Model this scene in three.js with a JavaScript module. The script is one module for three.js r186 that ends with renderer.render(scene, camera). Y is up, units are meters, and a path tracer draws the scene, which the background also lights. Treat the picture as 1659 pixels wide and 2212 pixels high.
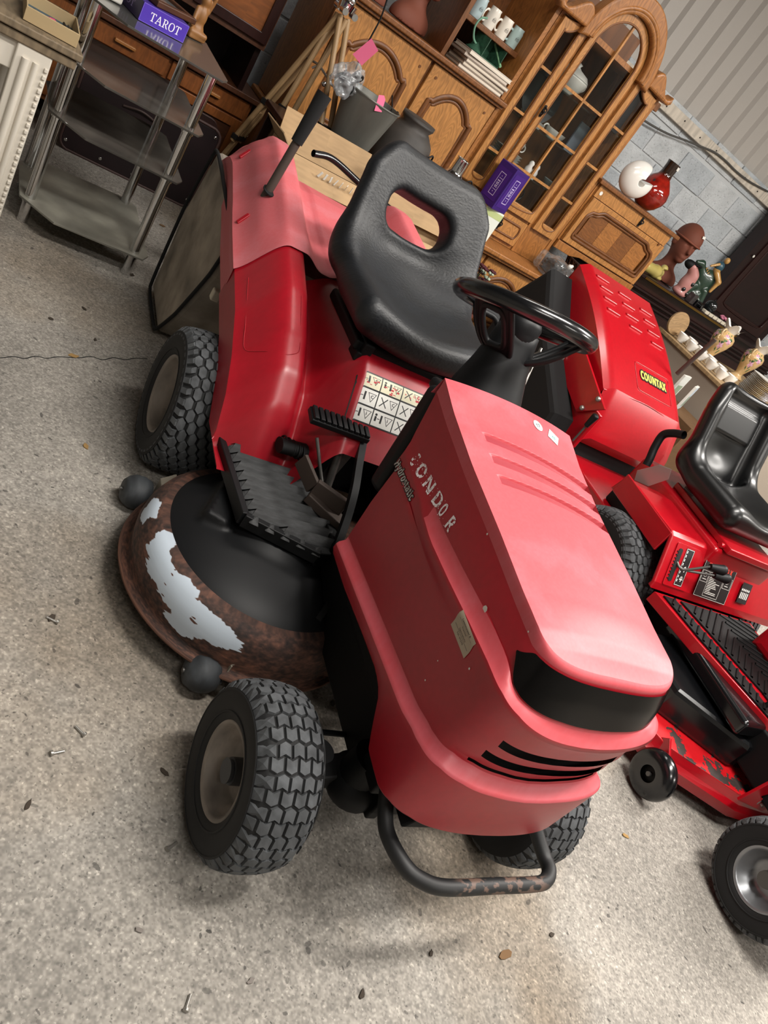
import * as THREE from 'three';
import { mergeGeometries, mergeVertices, toCreasedNormals } from 'three/addons/utils/BufferGeometryUtils.js';
import { RoundedBoxGeometry } from 'three/addons/geometries/RoundedBoxGeometry.js';
import { RectAreaLightUniformsLib } from 'three/addons/lights/RectAreaLightUniformsLib.js';

// ---------------------------------------------------------------- camera, lamps, exposure
const scene = new THREE.Scene();
const renderer = new THREE.WebGLRenderer({ antialias: true });
renderer.toneMapping = THREE.LinearToneMapping;
renderer.toneMappingExposure = 1.38;
renderer.shadowMap.enabled = true;
RectAreaLightUniformsLib.init();
const V3 = (x, y, z) => new THREE.Vector3(x, y, z), V2 = (x, y) => new THREE.Vector2(x, y);
const FW = 1659, FH = 2212, FOC = 1630, EYE = V3(0, 1.45, 0);
// camera axes (right, up, back) as columns, solved from the photograph's vanishing points
const AX = [[0.76590578, -0.16621594, -0.62109628], [0.53825708, 0.6941185, 0.47799458], [0.35166411, -0.70040828, 0.62109628]];
const camera = new THREE.PerspectiveCamera(2 * Math.atan(FH / 2 / FOC) * 180 / Math.PI, FW / FH, 0.05, 60);
camera.position.copy(EYE);
{
  const m = new THREE.Matrix4().set(AX[0][0], AX[0][1], AX[0][2], 0, AX[1][0], AX[1][1], AX[1][2], 0, AX[2][0], AX[2][1], AX[2][2], 0, 0, 0, 0, 1);
  camera.quaternion.setFromRotationMatrix(m);
}
scene.background = new THREE.Color(0x000000);
// ceiling battens: [x, y, z, length along x, width, intensity]
const LAMPS = [[5.4, 3.9, -1.0, 2.4, 0.4, 56], [7.8, 3.9, 1.4, 2.4, 0.4, 44], [1.8, 3.9, -0.4, 2.2, 0.4, 44], [2.4, 3.9, -3.0, 1.6, 0.3, 8], [0.0, 3.9, 1.6, 2.0, 0.4, 16], [4.2, 3.9, 3.6, 2.4, 0.4, 22]];

// ---------------------------------------------------------------- pixel -> point helpers
const ray = (px, py) => { const a = px - FW / 2, b = -(py - FH / 2), c = -FOC; return V3(AX[0][0] * a + AX[0][1] * b + AX[0][2] * c, AX[1][0] * a + AX[1][1] * b + AX[1][2] * c, AX[2][0] * a + AX[2][1] * b + AX[2][2] * c); };
const at = (px, py, ax, v) => { const r = ray(px, py); return EYE.clone().addScaledVector(r, (v - EYE[ax]) / r[ax]); };
function frame(ox, oz, deg) {           // local frame of a thing standing at (ox, oz), turned by deg about y
  const t = deg * Math.PI / 180, toL = v => { const x = v.x * Math.cos(t) - v.z * Math.sin(t), z = v.x * Math.sin(t) + v.z * Math.cos(t); return V3(x, v.y, z); };
  const e = toL(V3(EYE.x - ox, EYE.y, EYE.z - oz));
  return { ox, oz, t, at: (px, py, ax, v) => { const r = toL(ray(px, py)); return e.clone().addScaledVector(r, (v - e[ax]) / r[ax]); } };
}

// ---------------------------------------------------------------- random, noise
const rng = s => () => { s |= 0; s = s + 0x6D2B79F5 | 0; let t = Math.imul(s ^ s >>> 15, 1 | s); t = t + Math.imul(t ^ t >>> 7, 61 | t) ^ t; return ((t ^ t >>> 14) >>> 0) / 4294967296; };
const R0 = rng(7);
const rr = (a, b) => a + (b - a) * R0();
const lerp = (a, b, k) => a + (b - a) * k, clamp = (x, a = 0, b = 1) => Math.max(a, Math.min(b, x)), sst = (a, b, x) => { const t = clamp((x - a) / (b - a)); return t * t * (3 - 2 * t); };
const hash = (x, y, s = 0) => { let h = Math.imul(x, 374761393) + Math.imul(y, 668265263) + Math.imul(s, 1274126177) | 0; h = Math.imul(h ^ h >>> 13, 1274126177); return ((h ^ h >>> 16) >>> 0) / 4294967296; };
const pn = (x, y, p, s = 0) => { const xi = Math.floor(x), yi = Math.floor(y), fx = x - xi, fy = y - yi, u = fx * fx * (3 - 2 * fx), v = fy * fy * (3 - 2 * fy), w = a => ((a % p) + p) % p; return lerp(lerp(hash(w(xi), w(yi), s), hash(w(xi + 1), w(yi), s), u), lerp(hash(w(xi), w(yi + 1), s), hash(w(xi + 1), w(yi + 1), s), u), v); };
const fbm = (u, v, p, o = 4, s = 0) => { let a = 0, k = 0.5, t = 0; for (let i = 0; i < o; i++) { a += k * pn(u * p, v * p, p, s + i); t += k; k *= 0.5; p *= 2; } return a / t; };
const n3 = (x, y, z, s = 0) => { const xi = Math.floor(x), yi = Math.floor(y), zi = Math.floor(z), f = t => t * t * (3 - 2 * t), u = f(x - xi), v = f(y - yi), w = f(z - zi), h = (a, b, c) => hash(a + c * 57, b + c * 131, s); return lerp(lerp(lerp(h(xi, yi, zi), h(xi + 1, yi, zi), u), lerp(h(xi, yi + 1, zi), h(xi + 1, yi + 1, zi), u), v), lerp(lerp(h(xi, yi, zi + 1), h(xi + 1, yi, zi + 1), u), lerp(h(xi, yi + 1, zi + 1), h(xi + 1, yi + 1, zi + 1), u), v), w) - 0.5; };
function tex(w, h, fn, srgb = true, rep = true) {
  const d = new Uint8Array(w * h * 4);
  for (let j = 0; j < h; j++) for (let i = 0; i < w; i++) { const c = fn((i + .5) / w, (j + .5) / h, i, j), k = (j * w + i) * 4, t = Array.isArray(c); d[k] = clamp(t ? c[0] : c) * 255; d[k + 1] = clamp(t ? c[1] : c) * 255; d[k + 2] = clamp(t ? c[2] : c) * 255; d[k + 3] = 255; }
  const t = new THREE.DataTexture(d, w, h); t.magFilter = THREE.LinearFilter; t.minFilter = THREE.LinearMipmapLinearFilter; t.generateMipmaps = true;
  if (rep) t.wrapS = t.wrapT = THREE.RepeatWrapping;
  if (srgb) t.colorSpace = THREE.SRGBColorSpace; t.needsUpdate = true; return t;
}
function canv(w, h, draw) { const c = document.createElement('canvas'); c.width = w; c.height = h; const g = c.getContext('2d'); draw(g, w, h); const t = new THREE.CanvasTexture(c); t.colorSpace = THREE.SRGBColorSpace; return t; }
const rept = (t, x, y) => { const c = t.clone(); c.repeat.set(x, y); c.needsUpdate = true; return c; };

// ---------------------------------------------------------------- materials
const mat = (color, rough = .6, o = {}) => new THREE.MeshStandardMaterial({ color, roughness: rough, metalness: o.metal || 0, side: THREE.DoubleSide, ...(o.x || {}) });
const phys = (color, rough, o) => new THREE.MeshPhysicalMaterial({ color, roughness: rough, side: THREE.DoubleSide, ...o });

// ---------------------------------------------------------------- geometry
const G = THREE;
const tr = (g, x = 0, y = 0, z = 0, rx = 0, ry = 0, rz = 0, s) => { const m = new G.Matrix4().compose(V3(x, y, z), new G.Quaternion().setFromEuler(new G.Euler(rx, ry, rz)), typeof s === 'number' ? V3(s, s, s) : s || V3(1, 1, 1)); return g.applyMatrix4(m); };
const box = (w, h, d, x = 0, y = 0, z = 0, rx = 0, ry = 0, rz = 0) => tr(new G.BoxGeometry(w, h, d), x, y, z, rx, ry, rz);
const rbox = (w, h, d, r, x = 0, y = 0, z = 0, rx = 0, ry = 0, rz = 0, seg = 2) => tr(new RoundedBoxGeometry(w, h, d, seg, Math.min(r, w / 2.01, h / 2.01, d / 2.01)), x, y, z, rx, ry, rz);
const b2 = (x0, x1, y0, y1, z0, z1, r = 0) => r ? rbox(x1 - x0, y1 - y0, z1 - z0, r, (x0 + x1) / 2, (y0 + y1) / 2, (z0 + z1) / 2) : box(x1 - x0, y1 - y0, z1 - z0, (x0 + x1) / 2, (y0 + y1) / 2, (z0 + z1) / 2);
const cyl = (r1, r2, h, x = 0, y = 0, z = 0, rx = 0, ry = 0, rz = 0, seg = 24) => tr(new G.CylinderGeometry(r1, r2, h, seg), x, y, z, rx, ry, rz);
const sph = (r, x = 0, y = 0, z = 0, s, seg = 20) => tr(new G.SphereGeometry(r, seg, Math.round(seg * .7)), x, y, z, 0, 0, 0, s);
const lathe = (p, seg = 40) => new G.LatheGeometry(p.map(a => V2(a[0], a[1])), seg);
const tube = (p, r, n = 40, closed = false, seg = 12, tension = .5) => new G.TubeGeometry(new G.CatmullRomCurve3(p, closed, 'catmullrom', tension), n, r, seg, closed);
const rod = (a, b, r, r2 = r, seg = 14) => { const d = b.clone().sub(a), g = new G.CylinderGeometry(r2, r, d.length(), seg); g.applyQuaternion(new G.Quaternion().setFromUnitVectors(V3(0, 1, 0), d.clone().normalize())); return tr(g, (a.x + b.x) / 2, (a.y + b.y) / 2, (a.z + b.z) / 2); };
const beam = (a, b, w, h, up = V3(0, 1, 0)) => { const d = b.clone().sub(a), L = d.length(), z = d.clone().normalize(), x = new G.Vector3().crossVectors(up, z).normalize(), y = new G.Vector3().crossVectors(z, x), g = new RoundedBoxGeometry(w, h, L, 1, Math.min(w, h) * .15); g.applyMatrix4(new G.Matrix4().makeBasis(x, y, z)); return tr(g, (a.x + b.x) / 2, (a.y + b.y) / 2, (a.z + b.z) / 2); };
const shape = (p, holes = []) => { const s = new G.Shape(p.map(a => V2(a[0], a[1]))); for (const h of holes) s.holes.push(new G.Path(h.map(a => V2(a[0], a[1])))); return s; };
const ext = (p, d, bev = 0, holes = [], seg = 2) => { const g = new G.ExtrudeGeometry(p.isShape ? p : shape(p, holes), { depth: d - 2 * bev, bevelEnabled: bev > 0, bevelSize: bev, bevelThickness: bev, bevelSegments: seg, bevelOffset: -bev, curveSegments: 10 }); g.translate(0, 0, bev); return g; };
const rrect = (w, h, r, n = 4) => { const o = []; for (let q = 0; q < 4; q++) { const cx = (q === 0 || q === 3 ? 1 : -1) * (w / 2 - r), cy = (q < 2 ? 1 : -1) * (h / 2 - r); for (let i = 0; i <= n; i++) { const a = q * Math.PI / 2 + i / n * Math.PI / 2; o.push([cx + r * Math.cos(a), cy + r * Math.sin(a)]); } } return o; };
const plain = g => { const o = g.index ? g.toNonIndexed() : g; for (const k of Object.keys(o.attributes)) if (!['position', 'normal', 'uv'].includes(k)) o.deleteAttribute(k); if (!o.attributes.normal) o.computeVertexNormals(); if (!o.attributes.uv) o.setAttribute('uv', new G.BufferAttribute(new Float32Array(o.attributes.position.count * 2), 2)); o.morphAttributes = {}; return o; };
const merge = a => Array.isArray(a) ? (a.length === 1 ? a[0] : mergeGeometries(a.map(plain))) : a;
// surface from rows of points; skip(i, j) leaves a quad out
function grid(rows, { closed = false, skip = null, crease = 0 } = {}) {
  const n = rows.length, m = rows[0].length, pos = [], uv = [], idx = [];
  rows.forEach((r, i) => r.forEach((p, j) => { pos.push(p.x, p.y, p.z); uv.push(j / (m - 1), i / (n - 1)); }));
  for (let i = 0; i < n - 1; i++) for (let j = 0; j < (closed ? m : m - 1); j++) { if (skip && skip(i, j)) continue; const a = i * m + j, b = i * m + (j + 1) % m, c = a + m, d = (i + 1) * m + (j + 1) % m; idx.push(a, b, c, b, d, c); }
  const g = new G.BufferGeometry(); g.setAttribute('position', new G.Float32BufferAttribute(pos, 3)); g.setAttribute('uv', new G.Float32BufferAttribute(uv, 2)); g.setIndex(idx); g.computeVertexNormals();
  return crease ? toCreasedNormals(g, crease) : g;
}
const heightf = (x0, x1, nx, z0, z1, nz, fn) => { const rows = []; for (let j = 0; j <= nz; j++) { const r = [], z = lerp(z0, z1, j / nz); for (let i = 0; i <= nx; i++) { const x = lerp(x0, x1, i / nx), y = fn(x, z); r.push(typeof y === 'number' ? V3(x, y, z) : y); } rows.push(r); } return grid(rows); };
// metre-scaled box-projected uv
function uvb(g, s = 1, rot = 0) {
  g = plain(g); const p = g.attributes.position, n = g.attributes.normal, u = g.attributes.uv;
  for (let i = 0; i < p.count; i += 3) {
    let ax = 0, ay = 0, az = 0; for (let k = 0; k < 3; k++) { ax += Math.abs(n.getX(i + k)); ay += Math.abs(n.getY(i + k)); az += Math.abs(n.getZ(i + k)); }
    for (let k = 0; k < 3; k++) { const x = p.getX(i + k), y = p.getY(i + k), z = p.getZ(i + k); let a, b; if (ax >= ay && ax >= az) { a = z; b = y; } else if (ay >= az) { a = x; b = z; } else { a = x; b = y; } u.setXY(i + k, (rot ? b : a) * s, (rot ? a : b) * s); }
  }
  u.needsUpdate = true; return g;
}
// naive surface nets over a signed distance function
function sdf(fn, lo, hi, c) {
  const nx = Math.ceil((hi[0] - lo[0]) / c) + 1, ny = Math.ceil((hi[1] - lo[1]) / c) + 1, nz = Math.ceil((hi[2] - lo[2]) / c) + 1, f = new Float32Array(nx * ny * nz), id = (i, j, k) => i + nx * (j + ny * k);
  for (let k = 0; k < nz; k++) for (let j = 0; j < ny; j++) for (let i = 0; i < nx; i++) f[id(i, j, k)] = fn(lo[0] + i * c, lo[1] + j * c, lo[2] + k * c);
  const vi = new Int32Array(nx * ny * nz).fill(-1), pos = [], idx = [];
  for (let k = 0; k < nz - 1; k++) for (let j = 0; j < ny - 1; j++) for (let i = 0; i < nx - 1; i++) {
    let n = 0, sx = 0, sy = 0, sz = 0;
    const e = (i0, j0, k0, i1, j1, k1) => { const a = f[id(i + i0, j + j0, k + k0)], b = f[id(i + i1, j + j1, k + k1)]; if ((a < 0) !== (b < 0)) { const t = a / (a - b); sx += i0 + t * (i1 - i0); sy += j0 + t * (j1 - j0); sz += k0 + t * (k1 - k0); n++; } };
    e(0, 0, 0, 1, 0, 0); e(0, 1, 0, 1, 1, 0); e(0, 0, 1, 1, 0, 1); e(0, 1, 1, 1, 1, 1); e(0, 0, 0, 0, 1, 0); e(1, 0, 0, 1, 1, 0); e(0, 0, 1, 0, 1, 1); e(1, 0, 1, 1, 1, 1); e(0, 0, 0, 0, 0, 1); e(1, 0, 0, 1, 0, 1); e(0, 1, 0, 0, 1, 1); e(1, 1, 0, 1, 1, 1);
    if (n) { vi[id(i, j, k)] = pos.length / 3; pos.push(lo[0] + (i + sx / n) * c, lo[1] + (j + sy / n) * c, lo[2] + (k + sz / n) * c); }
  }
  const q = (a, b, d, e, fl) => { if (a < 0 || b < 0 || d < 0 || e < 0) return; fl ? idx.push(a, b, d, a, d, e) : idx.push(a, d, b, a, e, d); };
  for (let k = 1; k < nz - 1; k++) for (let j = 1; j < ny - 1; j++) for (let i = 1; i < nx - 1; i++) {
    const a = f[id(i, j, k)] < 0;
    if (a !== f[id(i + 1, j, k)] < 0) q(vi[id(i, j - 1, k - 1)], vi[id(i, j, k - 1)], vi[id(i, j, k)], vi[id(i, j - 1, k)], a);
    if (a !== f[id(i, j + 1, k)] < 0) q(vi[id(i - 1, j, k - 1)], vi[id(i - 1, j, k)], vi[id(i, j, k)], vi[id(i, j, k - 1)], a);
    if (a !== f[id(i, j, k + 1)] < 0) q(vi[id(i - 1, j - 1, k)], vi[id(i, j - 1, k)], vi[id(i, j, k)], vi[id(i - 1, j, k)], a);
  }
  const g = new G.BufferGeometry(); g.setAttribute('position', new G.Float32BufferAttribute(pos, 3)); g.setIndex(idx);
  const nn = new Float32Array(pos.length), h = c * .4;
  for (let i = 0; i < pos.length; i += 3) { const x = pos[i], y = pos[i + 1], z = pos[i + 2]; let a = fn(x + h, y, z) - fn(x - h, y, z), b = fn(x, y + h, z) - fn(x, y - h, z), d = fn(x, y, z + h) - fn(x, y, z - h); const L = Math.hypot(a, b, d) || 1; nn[i] = a / L; nn[i + 1] = b / L; nn[i + 2] = d / L; }
  g.setAttribute('normal', new G.BufferAttribute(nn, 3)); return g;
}
const smin = (a, b, k) => { const h = clamp(.5 + .5 * (b - a) / k); return lerp(b, a, h) - k * h * (1 - h); };
const smax = (a, b, k) => -smin(-a, -b, k);
const dBox = (x, y, z, w, h, d, r) => { const a = Math.abs(x) - w + r, b = Math.abs(y) - h + r, c = Math.abs(z) - d + r; return Math.min(Math.max(a, b, c), 0) + Math.hypot(Math.max(a, 0), Math.max(b, 0), Math.max(c, 0)) - r; };
const dEll = (x, y, z, a, b, c) => { const k = Math.hypot(x / a, y / b, z / c); return (k - 1) * Math.min(a, b, c); };
const dCap = (x, y, z, A, B, ra, rb) => { const bx = B[0] - A[0], by = B[1] - A[1], bz = B[2] - A[2], px = x - A[0], py = y - A[1], pz = z - A[2], t = clamp((px * bx + py * by + pz * bz) / (bx * bx + by * by + bz * bz)); return Math.hypot(px - bx * t, py - by * t, pz - bz * t) - lerp(ra, rb, t); };
const lut = t => x => { if (x <= t[0][0]) return t[0][1]; for (let i = 1; i < t.length; i++) if (x <= t[i][0]) return lerp(t[i - 1][1], t[i][1], (x - t[i - 1][0]) / (t[i][0] - t[i - 1][0])); return t[t.length - 1][1]; };

// ---------------------------------------------------------------- things and parts
const taken = {};
const numbered = n => { const k = taken[n] = (taken[n] ?? -1) + 1; return k ? n + '_' + String(k).padStart(3, '0') : n; };
function part(name, g, m, parent) { const o = new G.Mesh(merge(g), m); o.name = name; o.castShadow = o.receiveShadow = true; parent.add(o); return o; }
function sub(name, parent) { const o = new G.Group(); o.name = name; parent.add(o); return o; }
function thing(name, label, category, x = 0, y = 0, z = 0, turn = 0, group) { const o = new G.Group(); o.name = numbered(name); o.position.set(x, y, z); o.rotation.y = turn; o.userData = { label, category }; if (group) o.userData.group = group; scene.add(o); return o; }
function one(name, g, m, label, category, group) { const o = part(numbered(name), g, m, scene); o.userData = { label, category }; if (group) o.userData.group = group; return o; }
function struct(name, g, m) { const o = g ? part(name, g, m, scene) : sub(name, scene); o.userData.kind = 'structure'; return o; }
function copy(o, x, y, z, turn, label) { const c = o.clone(); c.name = numbered(o.name.replace(/_\d+$/, '')); c.position.set(x, y, z); if (turn !== undefined) c.rotation.y = turn; c.userData = { ...o.userData }; if (label) c.userData.label = label; scene.add(c); return c; }

// ---------------------------------------------------------------- computed textures
const grainTex = (sd, str, freq = 22) => tex(256, 512, (u, v) => { const w = fbm(u, v, 4, 3, sd) * 1.4, g = fbm(u + w * .06, v * .12 + .3, 16, 3, sd + 3); const r = Math.sin((u * freq + fbm(u, v * .25, 4, 3, sd + 9) * 9) * 6.283) * .5 + .5; const f = fbm(u * 1, v * .06, 64, 2, sd + 5); return 1 - str * (.45 * r * .7 + .6 * (1 - g) * .6 + .5 * Math.max(0, .55 - f)); });
const T = {
  oak: grainTex(11, .36, 9), soft: grainTex(31, .3, 6),
  mott: tex(256, 256, (u, v) => .93 + .1 * (fbm(u, v, 6, 5, 3) - .5) + .06 * (fbm(u, v, 64, 2, 8) - .5)),
  grime: tex(256, 256, (u, v) => .8 + .5 * (fbm(u, v, 8, 5, 43) - .5)),
  rough: tex(256, 256, (u, v) => .5 + .5 * (fbm(u, v, 8, 5, 77) - .5) * 2, false),
  fine: tex(256, 256, (u, v) => fbm(u, v, 64, 2, 51), false),
};
// cast concrete: pale aggregate, dark flecks, pits
const flecks = (() => { const r = rng(5), n = 1536, a = new Float32Array(n * n).fill(1);
  const put = (k, lo, hi, v0, v1, el) => { for (let q = 0; q < k; q++) { const cx = r() * n, cy = r() * n, s = lo + (hi - lo) * r() ** 2, e = 1 + el * r(), th = r() * 6.28, v = v0 + (v1 - v0) * r(), c = Math.cos(th), sn = Math.sin(th), R = Math.ceil(s * e); for (let y = -R; y <= R; y++) for (let x = -R; x <= R; x++) { const X = (x * c + y * sn) / e, Y = -x * sn + y * c; if (X * X + Y * Y < s * s * (.75 + .5 * hash(x, y, q))) { const i = ((Math.floor(cx + x) + n) % n) + n * ((Math.floor(cy + y) + n) % n); a[i] = v; } } } };
  put(20000, 1, 3.4, .88, 1.14, 1); put(20000, .7, 2.6, 1.05, 1.22, .8); put(15000, .5, 1.5, .7, .86, 1.4); put(560, .8, 3.2, .55, .75, 1.8); put(90, 2, 5, .62, .8, 1.6); return a; })();
T.floor = tex(1536, 1536, (u, v, i, j) => { const k = flecks[j * 1536 + i], s = fbm(u, v, 6, 5, 21), q = fbm(u, v, 384, 1, 4), w = fbm(u, v, 4, 4, 91); const b = k * (.88 + .24 * (s - .5) + .22 * (q - .5) + .22 * (fbm(u, v, 180, 2, 44) - .5)); const br = Math.max(0, w - .52) * .7; return [.635 * b * (1 - br * .4), .612 * b * (1 - br * .6), .578 * b * (1 - br * .85)]; });
T.floorB = tex(1536, 1536, (u, v, i, j) => clamp(.5 + .4 * (flecks[j * 1536 + i] - 1) + .3 * (fbm(u, v, 192, 2, 14) - .5)), false);
T.block = tex(512, 512, (u, v) => { const p = fbm(u, v, 40, 3, 61), q = fbm(u, v, 5, 4, 62); const pit = Math.max(0, .33 - p) * .8; return [.74 + .12 * (q - .5) - pit, .755 + .12 * (q - .5) - pit, .765 + .12 * (q - .5) - pit]; });
T.blockB = tex(512, 512, (u, v) => clamp(fbm(u, v, 40, 3, 61) * 1.5 - .2) * .8 + .2 * fbm(u, v, 10, 3, 63), false);
T.rust = tex(512, 512, (u, v) => { const a = fbm(u, v, 6, 5, 71), b = fbm(u, v, 48, 3, 72), k = .62 + .7 * (a - .5) + .7 * (b - .5); return [.44 * k + .03, .29 * k + .02, .215 * k + .02]; });
T.card = tex(256, 256, (u, v) => { const a = fbm(u, v, 5, 4, 81), b = fbm(u * .1, v, 64, 2, 82), k = .93 + .14 * (a - .5) + .1 * (b - .5); return [.72 * k, .6 * k, .45 * k]; });
T.scuff = tex(512, 512, (u, v) => { const a = fbm(u, v, 5, 5, 131), b = fbm(u, v, 90, 2, 132); const k = sst(.48, .75, a) * .1 + .09 * (b - .5); return [.9 + k * .1, .78 + k * .9, .78 + k * .9]; });
// scratched paint with bare dark patches
T.flake = tex(512, 512, (u, v) => { const a = fbm(u, v, 7, 5, 141), b = fbm(u, v, 30, 3, 142), e = a * .7 + b * .3; return e > .565 ? [.2 + .08 * b, .17 + .06 * b, .16 + .06 * b] : [.74 + .06 * (b - .5), .06, .1]; });

// ---------------------------------------------------------------- shared materials
const M = {
  floor: mat(0xffffff, .85, { x: { map: T.floor, bumpMap: T.floorB, bumpScale: .0016 } }),
  block: [0xffffff, 0xf2f4f6, 0xfafafa, 0xe9ecef].map(c => mat(c, .9, { x: { map: T.block, bumpMap: T.blockB, bumpScale: .004 } })),
  mortar: mat(0xb9bcbe, .95, { x: { bumpMap: T.blockB, bumpScale: .003 } }),
  clad: mat(0xaaa59f, .55, { x: { bumpMap: T.fine, bumpScale: .0004 } }), plaster: mat(0x8c8983, .9), ceil: mat(0x6f6d69, .9),
  plank: mat(0xd9cfc0, .8, { x: { map: T.soft } }),
  red: phys(0xad1123, .4, { map: T.mott, clearcoat: .3, clearcoatRoughness: .3 }),
  pink: mat(0xde7f86, .5, { x: { map: T.scuff } }),
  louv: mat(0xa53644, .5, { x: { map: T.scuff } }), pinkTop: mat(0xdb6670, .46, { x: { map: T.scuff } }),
  red2: phys(0xb50619, .3, { map: T.mott, clearcoat: .5, clearcoatRoughness: .18 }),
  flake: mat(0xffffff, .42, { x: { map: T.flake } }),
  black: phys(0x0e0f11, .5, { specularIntensity: .6 }), blackM: phys(0x090a0b, .62, { specularIntensity: .5 }), blackG: phys(0x0c0d0f, .22, { clearcoat: .4, clearcoatRoughness: .15 }), blackF: mat(0x0d0d0e, .9),
  seat: mat(0x12151a, .5, { x: { map: T.grime, bumpMap: T.fine, bumpScale: .0006 } }), seatG: phys(0x08090a, .36, { clearcoat: .25, clearcoatRoughness: .2 }),
  rubber: mat(0x0f1012, .75, { x: { map: T.grime } }), tread: mat(0x606366, .86, { x: { map: T.grime } }),
  rim: mat(0x9c9186, .5, { x: { map: T.grime } }), rimG: mat(0x8b8d90, .34, { metal: .7 }), hub: mat(0x3b3c3e, .6),
  rust: mat(0xffffff, .85, { x: { map: T.rust, bumpMap: T.rough, bumpScale: .001 } }), steel: mat(0xa6a39d, .35, { metal: .8 }), steelD: mat(0x5d5b58, .5, { metal: .6 }), chrome: mat(0xd8d8d8, .09, { metal: 1 }), rodM: mat(0x4b403a, .6, { metal: .3 }),
  dusty: mat(0x4b4c4d, .7, { x: { map: T.grime } }), bag: mat(0xb3a899, .95, { x: { map: T.grime } }), lens: phys(0x080707, .2, { specularIntensity: .45 }),
  cream: mat(0xcfc6b3, .6), white: mat(0xdedbd3, .55), whiteG: phys(0xe9e6e0, .2, { clearcoat: .4 }),
  oak: mat(0xb0733a, .42, { x: { map: T.oak } }), oakL: mat(0xc68a4c, .42, { x: { map: T.oak } }), oakD: mat(0x7d4c24, .46, { x: { map: T.oak } }), oakE: mat(0x8a5528, .46, { x: { map: T.oak } }),
  teak: mat(0x8a4f22, .45, { x: { map: T.soft } }), teakD: mat(0x54301b, .45, { x: { map: T.soft } }), mahog: mat(0x2f1613, .32, { x: { map: T.soft } }), mahogD: mat(0x220f0e, .35, { x: { map: T.soft } }), ash: mat(0xb08f66, .5, { x: { map: T.soft } }),
  card: mat(0xffffff, .9, { x: { map: T.card } }), glass: phys(0xffffff, .03, { transmission: 1, ior: 1.5, thickness: 0 }), glassG: phys(0xdfeeea, .05, { transmission: 1, ior: 1.5, thickness: 0 }),
  galv: mat(0x8b8a82, .48, { metal: .35, x: { map: T.grime } }), brass: mat(0x9c7b3c, .32, { metal: 1 }), iron: mat(0x1d1a19, .55, { metal: .4 }), terra: mat(0xa3583f, .75, { x: { map: T.grime } }), terraR: mat(0x8d4a38, .75, { x: { map: T.grime } }),
  dark: mat(0x0a0a0b, .8),
};

// ---------------------------------------------------------------- the building
const WZ = -5.2, X0 = -3, X1 = 9.5, Z1 = 5, CEIL = 4.2, BT = 2.03;
{
  const g = heightf(X0, X1, 4, WZ, Z1, 4, () => 0), p = g.attributes.position, u = g.attributes.uv;
  for (let i = 0; i < p.count; i++) u.setXY(i, p.getX(i) * .555 + .13, p.getZ(i) * .555 + .29);
  const fl = struct('floor', g, M.floor);
  part('slab', b2(X0 - .2, X1 + .2, -.2, -.004, WZ - .2, Z1 + .2), M.mortar, fl);
  const cr = []; for (let i = 0; i <= 14; i++) { const q = at(lerp(-20, 318, i / 14), 772 + 2.5 * Math.sin(i * 2.7) + (i > 9 ? 3 : 0), 'y', 0); q.y = -.0005; cr.push(q); }
  part('crack', tube(cr, .0022, 60, false, 5), M.dark, fl);
}
{ // painted blockwork, sheet cladding above
  const w = struct('wall_back');
  part('mortar', b2(X0, X1, 0, BT + .02, WZ - .2, WZ - .011), M.mortar, w);
  const bl = [0, 1, 2].map(k => { const g = rbox(.438, .212, .06, .007, 0, 0, 0, 0, 0, 0, 1); const u = g.attributes.uv, p = g.attributes.position; for (let i = 0; i < u.count; i++) u.setXY(i, p.getX(i) * 1.9 + k * .37, p.getY(i) * 1.9 + k * .21); return g; });
  for (let r = 0; r < 10; r++) for (let i = 0; i < 26; i++) {
    const x = X0 + .12 + i * .45 + (r % 2 ? .225 : 0), y = .112 + r * .2245 - .11; if (y > BT || x > 8.4 || x < -.5 || y < .3) continue;
    const o = part('block', bl[(i * 7 + r * 3) % 3], M.block[(i * 5 + r * 11) % 4], w); o.position.set(x, y, WZ - .03 + .003 * ((i * 7 + r * 5) % 3 - 1)); o.scale.set(1, y > BT - .1 ? .8 : 1, 1);
  }
  // box-profile sheets, one metre cover each
  const pr = []; for (let k = 0; k < 6; k++) { const x = k * .2; pr.push([x, 0], [x + .115, 0], [x + .138, .034], [x + .177, .034], [x + .2, 0]); }
  const rows = [[], []]; pr.forEach(a => { rows[0].push(V3(a[0], 0, a[1])); rows[1].push(V3(a[0], 2.3, a[1])); });
  const sg = toCreasedNormals(grid(rows), .3);
  for (let k = 0; k < 11; k++) { const o = part('cladding_sheet', sg, M.clad, w); o.position.set(X0 + k * 1.2, BT - .02, WZ - .06 + (k % 2) * .004); }
  part('back_panel', b2(X0, X1, BT + .02, CEIL, WZ - .2, WZ - .08), M.plaster, w);
}
struct('wall_left', b2(X0 - .2, X0, 0, CEIL, WZ - .2, Z1 + .2), M.plaster);
struct('wall_right', b2(X1, X1 + .2, 0, CEIL, WZ - .2, Z1 + .2), M.plaster);
struct('wall_front', b2(X0 - .2, X1 + .2, 0, CEIL, Z1, Z1 + .2), M.plaster);
struct('ceiling', b2(X0 - .2, X1 + .2, CEIL, CEIL + .2, WZ - .2, Z1 + .2), M.ceil);
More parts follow.
